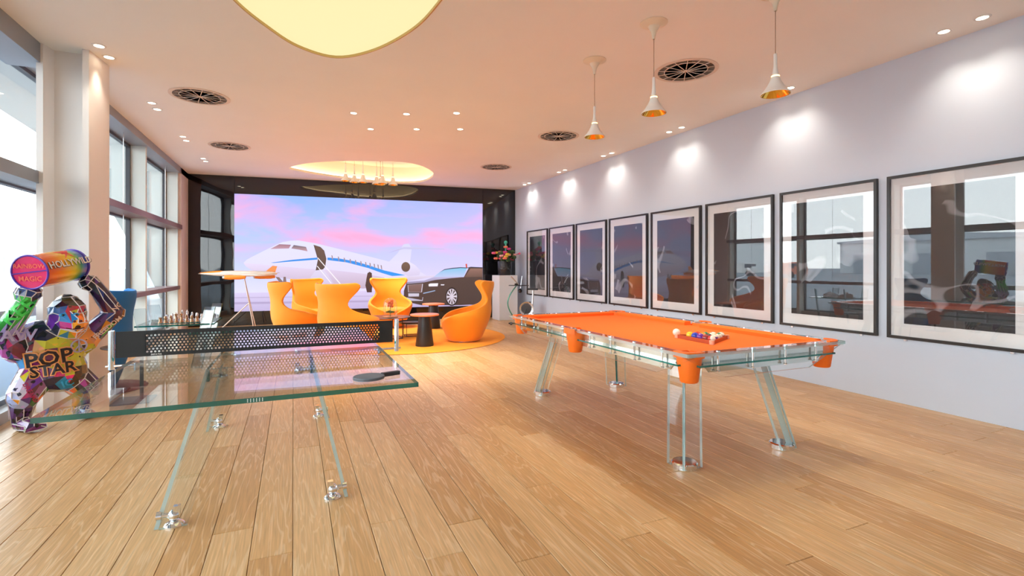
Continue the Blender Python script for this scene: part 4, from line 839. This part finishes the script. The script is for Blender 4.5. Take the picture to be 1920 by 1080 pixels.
seeds = [(-.02, .80, (.012, .012, .05)), (-.14, 1.14, (.01, .03, .16)), (-.22, 1.0, (.03, .50, .05)), (-.16, 1.05, (.06, .62, .08)), (-.28, .90, (.04, .45, .06)), (-.25, .80, (.42, .34, .72)), (-.30, .72, (.22, .02, .28)), (-.18, .68, (.18, .01, .03)), (-.28, .62, (.45, .05, .30)),
         (.04, 1.04, DK), (.14, 1.06, (.05, .03, .02)), (.05, .96, (.03, .10, .32)), (.13, .97, (.50, .02, .05)), (.03, .90, (.16, .03, .42)), (.09, .90, (.02, .20, .50)), (.10, .86, (.55, .03, .22)), (.16, .87, (.95, .34, .02)), (.13, .85, (.95, .36, .02)), (.19, .88, (.95, .28, .02)), (.18, .90, (.92, .20, .02)),
         (.0, .72, (.62, .56, .02)), (.08, .74, (.60, .55, .02)), (.14, .64, (.62, .56, .02)), (.10, .50, (.60, .52, .02)), (.22, .73, (.85, .28, .05)), (.20, .58, (.55, .5, .02)), (-.06, .58, (.16, .02, .10)), (-.12, .50, (.30, .02, .25)), (.0, .48, (.12, .02, .12)), (-.16, .58, (.05, .32, .70)), (-.10, .60, (.80, .34, .04)),
         (.07, .43, (.80, .03, .20)), (-.06, .42, (.60, .02, .30)), (.09, .36, (.01, .25, .45)), (.03, .38, DK), (-.19, .35, (.70, .62, .78)), (-.22, .26, (.45, .50, .80)), (-.14, .31, (.50, .05, .22)), (-.09, .28, (.02, .20, .04)), (-.11, .36, (.30, .10, .28)), (-.18, .15, (.10, .03, .14)), (-.16, .04, (.20, .03, .18)),
         (.18, .38, (.10, .04, .02)), (.26, .30, (.04, .02, .05)), (.22, .22, (.60, .42, .03)), (.16, .20, (.75, .18, .05)), (.27, .22, (.05, .20, .16)), (.20, .08, (.02, .03, .12)),
         (.33, .82, (.10, .03, .22)), (.38, .88, (.02, .04, .22)), (.43, .94, (.12, .02, .03)), (.42, 1.02, (.03, .01, .06)), (.36, 1.10, (.025, .01, .05)), (.30, 1.18, (.012, .012, .03)), (.40, .84, (.08, .01, .02))]
random.seed(8)
bm = bmesh.new(); vv = [bm.verts.new(v) for v in RV]
for f_ in RF:
    try: bm.faces.new([vv[i] for i in f_])
    except ValueError: pass
bmesh.ops.recalc_face_normals(bm, faces=bm.faces[:]); cl_ = bm.loops.layers.float_color.new('Col')
for f_ in bm.faces:
    c = f_.calc_center_median(); s = min(seeds, key=lambda q: (q[0]-c.x)**2+(q[1]-c.z)**2); j = random.uniform(.8, 1.2)
    col = s[2] if random.random() > .10 or (.08 < c.x < .24 and .82 < c.z < .92) else random.choice(seeds)[2]
    for l_ in f_.loops: l_[cl_] = (*[min(1, q*j) for q in col], 1)
edges = [(e.verts[0].co.copy(), e.verts[1].co.copy(), (e.link_faces[0].normal+e.link_faces[-1].normal).normalized()) for e in bm.edges if len(e.link_faces) == 2 and e.calc_face_angle() > .42]
me = bpy.data.meshes.new('body'); bm.to_mesh(me); bvh = BVHTree.FromBMesh(bm); bm.free()
GM = bpy.data.materials.new('graffiti_paint'); GM.use_nodes = True; n_ = GM.node_tree; b_ = n_.nodes['Principled BSDF']
a_ = n_.nodes.new('ShaderNodeVertexColor'); a_.layer_name = 'Col'
nz = n_.nodes.new('ShaderNodeTexNoise'); nz.inputs['Scale'].default_value = 16; nz.inputs['Detail'].default_value = 1
cr_ = n_.nodes.new('ShaderNodeValToRGB'); cr_.color_ramp.interpolation = 'CONSTANT'; ee = cr_.color_ramp.elements; ee[0].position = 0; ee[0].color = (.02, .01, .05, 1); ee[1].position = .36; ee[1].color = (1, 1, 1, 1)
q_ = ee.new(.66); q_.color = (1.35, .9, 1.1, 1)
tcg = n_.nodes.new('ShaderNodeTexCoord'); n_.links.new(tcg.outputs['Object'], nz.inputs['Vector']); n_.links.new(nz.outputs['Fac'], cr_.inputs['Fac'])
ml_ = n_.nodes.new('ShaderNodeMix'); ml_.data_type = 'RGBA'; ml_.blend_type = 'MULTIPLY'; ml_.inputs['Factor'].default_value = 1
n_.links.new(a_.outputs['Color'], ml_.inputs['A']); n_.links.new(cr_.outputs['Color'], ml_.inputs['B']); n_.links.new(ml_.outputs['Result'], b_.inputs['Base Color'])
b_.inputs['Roughness'].default_value = .22; b_.inputs['Coat Weight'].default_value = .6
me.materials.append(GM); body = link('body', me, GR)
wl = MB()
for p, q, nn in edges:
    if random.random() < .82: wl.tube([p+nn*.001, q+nn*.001], .0042, 4, cap=False)
wl.build('painted_outlines', mat('outline_white', (.80, .72, .72), .4), body, False)['kind'] = 'stuff'
def decal(txt, size, cx_, cz_, tilt, col, name, grow=None, sx=1.0, parent=body, bold=.022):
    V, F = text_geo(txt, size, bold); ca_, sa_ = math.cos(tilt), math.sin(tilt); out = []; ok = []
    bm2 = bmesh.new(); vs2 = [bm2.verts.new((x*sx, y, 0)) for x, y, z in V]
    for f_ in F:
        try: bm2.faces.new([vs2[i] for i in f_])
        except ValueError: pass
    bmesh.ops.triangulate(bm2, faces=bm2.faces[:]); bmesh.ops.subdivide_edges(bm2, edges=[e for e in bm2.edges if e.calc_length() > size*.2], cuts=2)
    bmesh.ops.triangulate(bm2, faces=bm2.faces[:]); mm = MB(); idx = {}
    for v in bm2.verts:
        x, z = cx_+v.co.x*ca_-v.co.y*sa_, cz_+v.co.x*sa_+v.co.y*ca_
        h = bvh.ray_cast(Vector((x, -1.5, z)), Vector((0, 1, 0)))
        if h[0] is not None: idx[v] = len(mm.v); mm.v.append(tuple(h[0]+Vector((0, -.005 if grow is None else grow, 0))))
    for f_ in bm2.faces:
        if all(v in idx for v in f_.verts):
            q = [mm.v[idx[v]] for v in f_.verts]
            if max(a[1] for a in q)-min(a[1] for a in q) < .12: mm.f.append([idx[v] for v in f_.verts]); mm.m.append(0)
    bm2.free()
    me2 = bpy.data.meshes.new(name); me2.from_pydata(mm.v, [], mm.f); me2.materials.append(mat('decal_'+'_'.join('%d' % (c*100) for c in col), col, .35)); return link(name, me2, parent)
for txt, sz, x, z, tl, col in (('POP', .165, -.015, .585, .12, (.02, .008, .01)), ('STAR', .125, .01, .490, .10, (.02, .008, .01)), ('RAW', .125, -.235, .79, -.05, (.62, .52, .85)), ('KEE', .14, -.195, .985, .75, (.08, .80, .12)), ('IC', .085, .10, .36, .3, (.02, .42, .75)),
                               ('DREAMSHIP', .045, -.115, .30, -1.15, (.50, .02, .10)), ('FREEDOM', .058, .375, .80, .72, (.85, .62, .55)), ('NO', .06, .445, .985, .8, (.80, .50, .38))):
    if txt in ('POP', 'STAR'): decal(txt, sz, x, z, tl, (.95, .36, .10), 'lettering', -.011, bold=.085)
    decal(txt, sz, x, z, tl, col, 'lettering', -.014)
# peace sign on the chest
V = []; F = []
pz = MB(); pc = (.175, .665); R = .052
def hit(x, z):
    h = bvh.ray_cast(Vector((x, -1.5, z)), Vector((0, 1, 0))); return Vector(h[0])+Vector((0, -.007, 0)) if h[0] is not None else Vector((x, -.1, z))
ring = [hit(pc[0]+R*math.cos(k*PI/12), pc[1]+R*math.sin(k*PI/12)) for k in range(25)]
pz.tube(ring, .007, 5)
for a in (PI/2, -PI/2, -PI/4, -3*PI/4): pz.tube([hit(*pc), hit(pc[0]+R*math.cos(a), pc[1]+R*math.sin(a))], .006, 5)
pz.build('peace_sign', mat('peace_lilac', (.50, .42, .58), .4), body)
# face
for ex in (.065, .150):
    e = MB().ball(tuple(hit(ex, .945)+Vector((0, .004, 0))), .019, 12, 0, (1.25, .6, .8)).build('eye', mat('eye_blue', (.02, .30, .62), .2, coat=.5), body)
    MB().ball(tuple(hit(ex, .945)+Vector((.004, -.007, 0))), .009, 10).build('pupil', BLACK, e)
for ex in (.140, .180): MB().ball(tuple(hit(ex, .892)+Vector((0, .006, 0))), .011, 10).build('nostril', mat('nostril_dark', (.12, .01, .01), .4), body)
MB().tube([hit(.09+.014*k, .835+.010*math.sin(k*PI/8)*-1)+Vector((0, .004, 0)) for k in range(9)], .0055, 6).build('mouth', mat('nostril_dark'), body)
# rainbow barrel resting on both hands
BC0, BC1 = Vector((-.13, -.27, 1.305)), Vector((.14, .08, 1.365)); BD = (BC1-BC0); BLn = BD.length; BD.normalize()
side_ = BD.cross(Vector((0, 0, 1))).normalized(); upv = side_.cross(BD).normalized()
bar = link('barrel', None, GR)
def bp(a, ang, r_): return BC0+BD*a+(side_*math.cos(ang)+upv*math.sin(ang))*r_
BRm = bpy.data.materials.new('rainbow_barrel'); BRm.use_nodes = True; n_ = BRm.node_tree; b_ = n_.nodes['Principled BSDF']
a_ = n_.nodes.new('ShaderNodeVertexColor'); a_.layer_name = 'Col'; n_.links.new(a_.outputs['Color'], b_.inputs['Base Color']); b_.inputs['Roughness'].default_value = .25; b_.inputs['Coat Weight'].default_value = .5
bm = bmesh.new(); cl_ = bm.loops.layers.float_color.new('Col'); NB = 14; NR = 32; RB = .135
stops = [(0, (.85, .10, .02)), (.25, (.95, .22, .02)), (.48, (.95, .50, .02)), (.64, (.80, .70, .03)), (.76, (.10, .48, .06)), (.88, (.02, .14, .60)), (1, (.06, .03, .36))]
def rb(t):
    for (a, c), (b, d) in zip(stops, stops[1:]):
        if t <= b: k = (t-a)/(b-a); return tuple(c[i]+(d[i]-c[i])*k for i in range(3))
    return stops[-1][1]
gr = [[bm.verts.new(bp(BLn*i/NB, 2*PI*k/NR, RB*(1+.035*math.sin(PI*i/NB)))) for k in range(NR)] for i in range(NB+1)]
for i in range(NB):
    for k in range(NR):
        f_ = bm.faces.new((gr[i][k], gr[i][(k+1) % NR], gr[i+1][(k+1) % NR], gr[i+1][k])); f_.smooth = True
        for l_, t_ in zip(f_.loops, (i, i, i+1, i+1)): l_[cl_] = (*rb(t_/NB), 1)
for lp, c in ((gr[0][::-1], (.80, .02, .14)), (gr[NB], (.05, .03, .30))):
    f_ = bm.faces.new(lp)
    for l_ in f_.loops: l_[cl_] = (*c, 1)
bmesh.ops.recalc_face_normals(bm, faces=bm.faces[:]); me = bpy.data.meshes.new('drum'); bm.to_mesh(me); bm.free(); me.materials.append(BRm); dr = link('drum', me, bar)
rim = MB()
for aa in (0, BLn): rim.tube([bp(aa, 2*PI*k/32, RB) for k in range(33)], .008, 6)
rim.tube([bp(-.003, PI*.04, RB), bp(-.003, PI*1.04, RB)], .005, 5); rim.build('rim', mat('rim_violet', (.10, .03, .42), .3), bar)
def wrap(txt, size, a_mid, ang_mid, r_, col, name, sgn=1):
    V, F = text_geo(txt, size); MB().add([tuple(bp(a_mid+x, ang_mid+sgn*y/r_, r_)) for x, y, z in V], F).build(name, mat('decal_'+name+'_%d' % int(col[0]*100), col, .35), bar, False)
# the viewer-facing flank of the drum
view = (Vector((0, -1, .1))).normalized(); am = math.atan2(view.dot(upv), view.dot(side_))
wrap('HOLLYWILD', .082, BLn*.56, am, RB*1.065, (.03, .02, .02), 'lettering_shadow'); wrap('HOLLYWILD', .080, BLn*.555, am+.02, RB*1.085, (.86, .80, .76), 'lettering')
star = []
for k in range(10): r_ = .085 if k % 2 == 0 else .036; star.append((r_*math.cos(PI/2+k*PI/5), r_*math.sin(PI/2+k*PI/5)))
MB().add([tuple(bp(BLn*.62+x, am+.85+y/RB, RB*1.05)) for x, y in star]+[tuple(bp(BLn*.62, am+.85, RB*1.065))], [(i, (i+1) % 10, 10) for i in range(10)]).build('star', mat('star_red', (.75, .04, .02), .35), bar, False)
for txt, yy in (('RAINBOW', .048), ('MAGIC', -.055)):
    V, F = text_geo(txt, .050 if txt == 'RAINBOW' else .056)
    MB().add([tuple(BC0-BD*.004+(-side_ if side_.x < 0 else side_)*x+upv*(y+yy)) for x, y, z in V], F).build('lettering', mat('decal_end', (.95, .16, .10), .35), bar, False)
bar['label'] = 'rainbow barrel with white lettering'
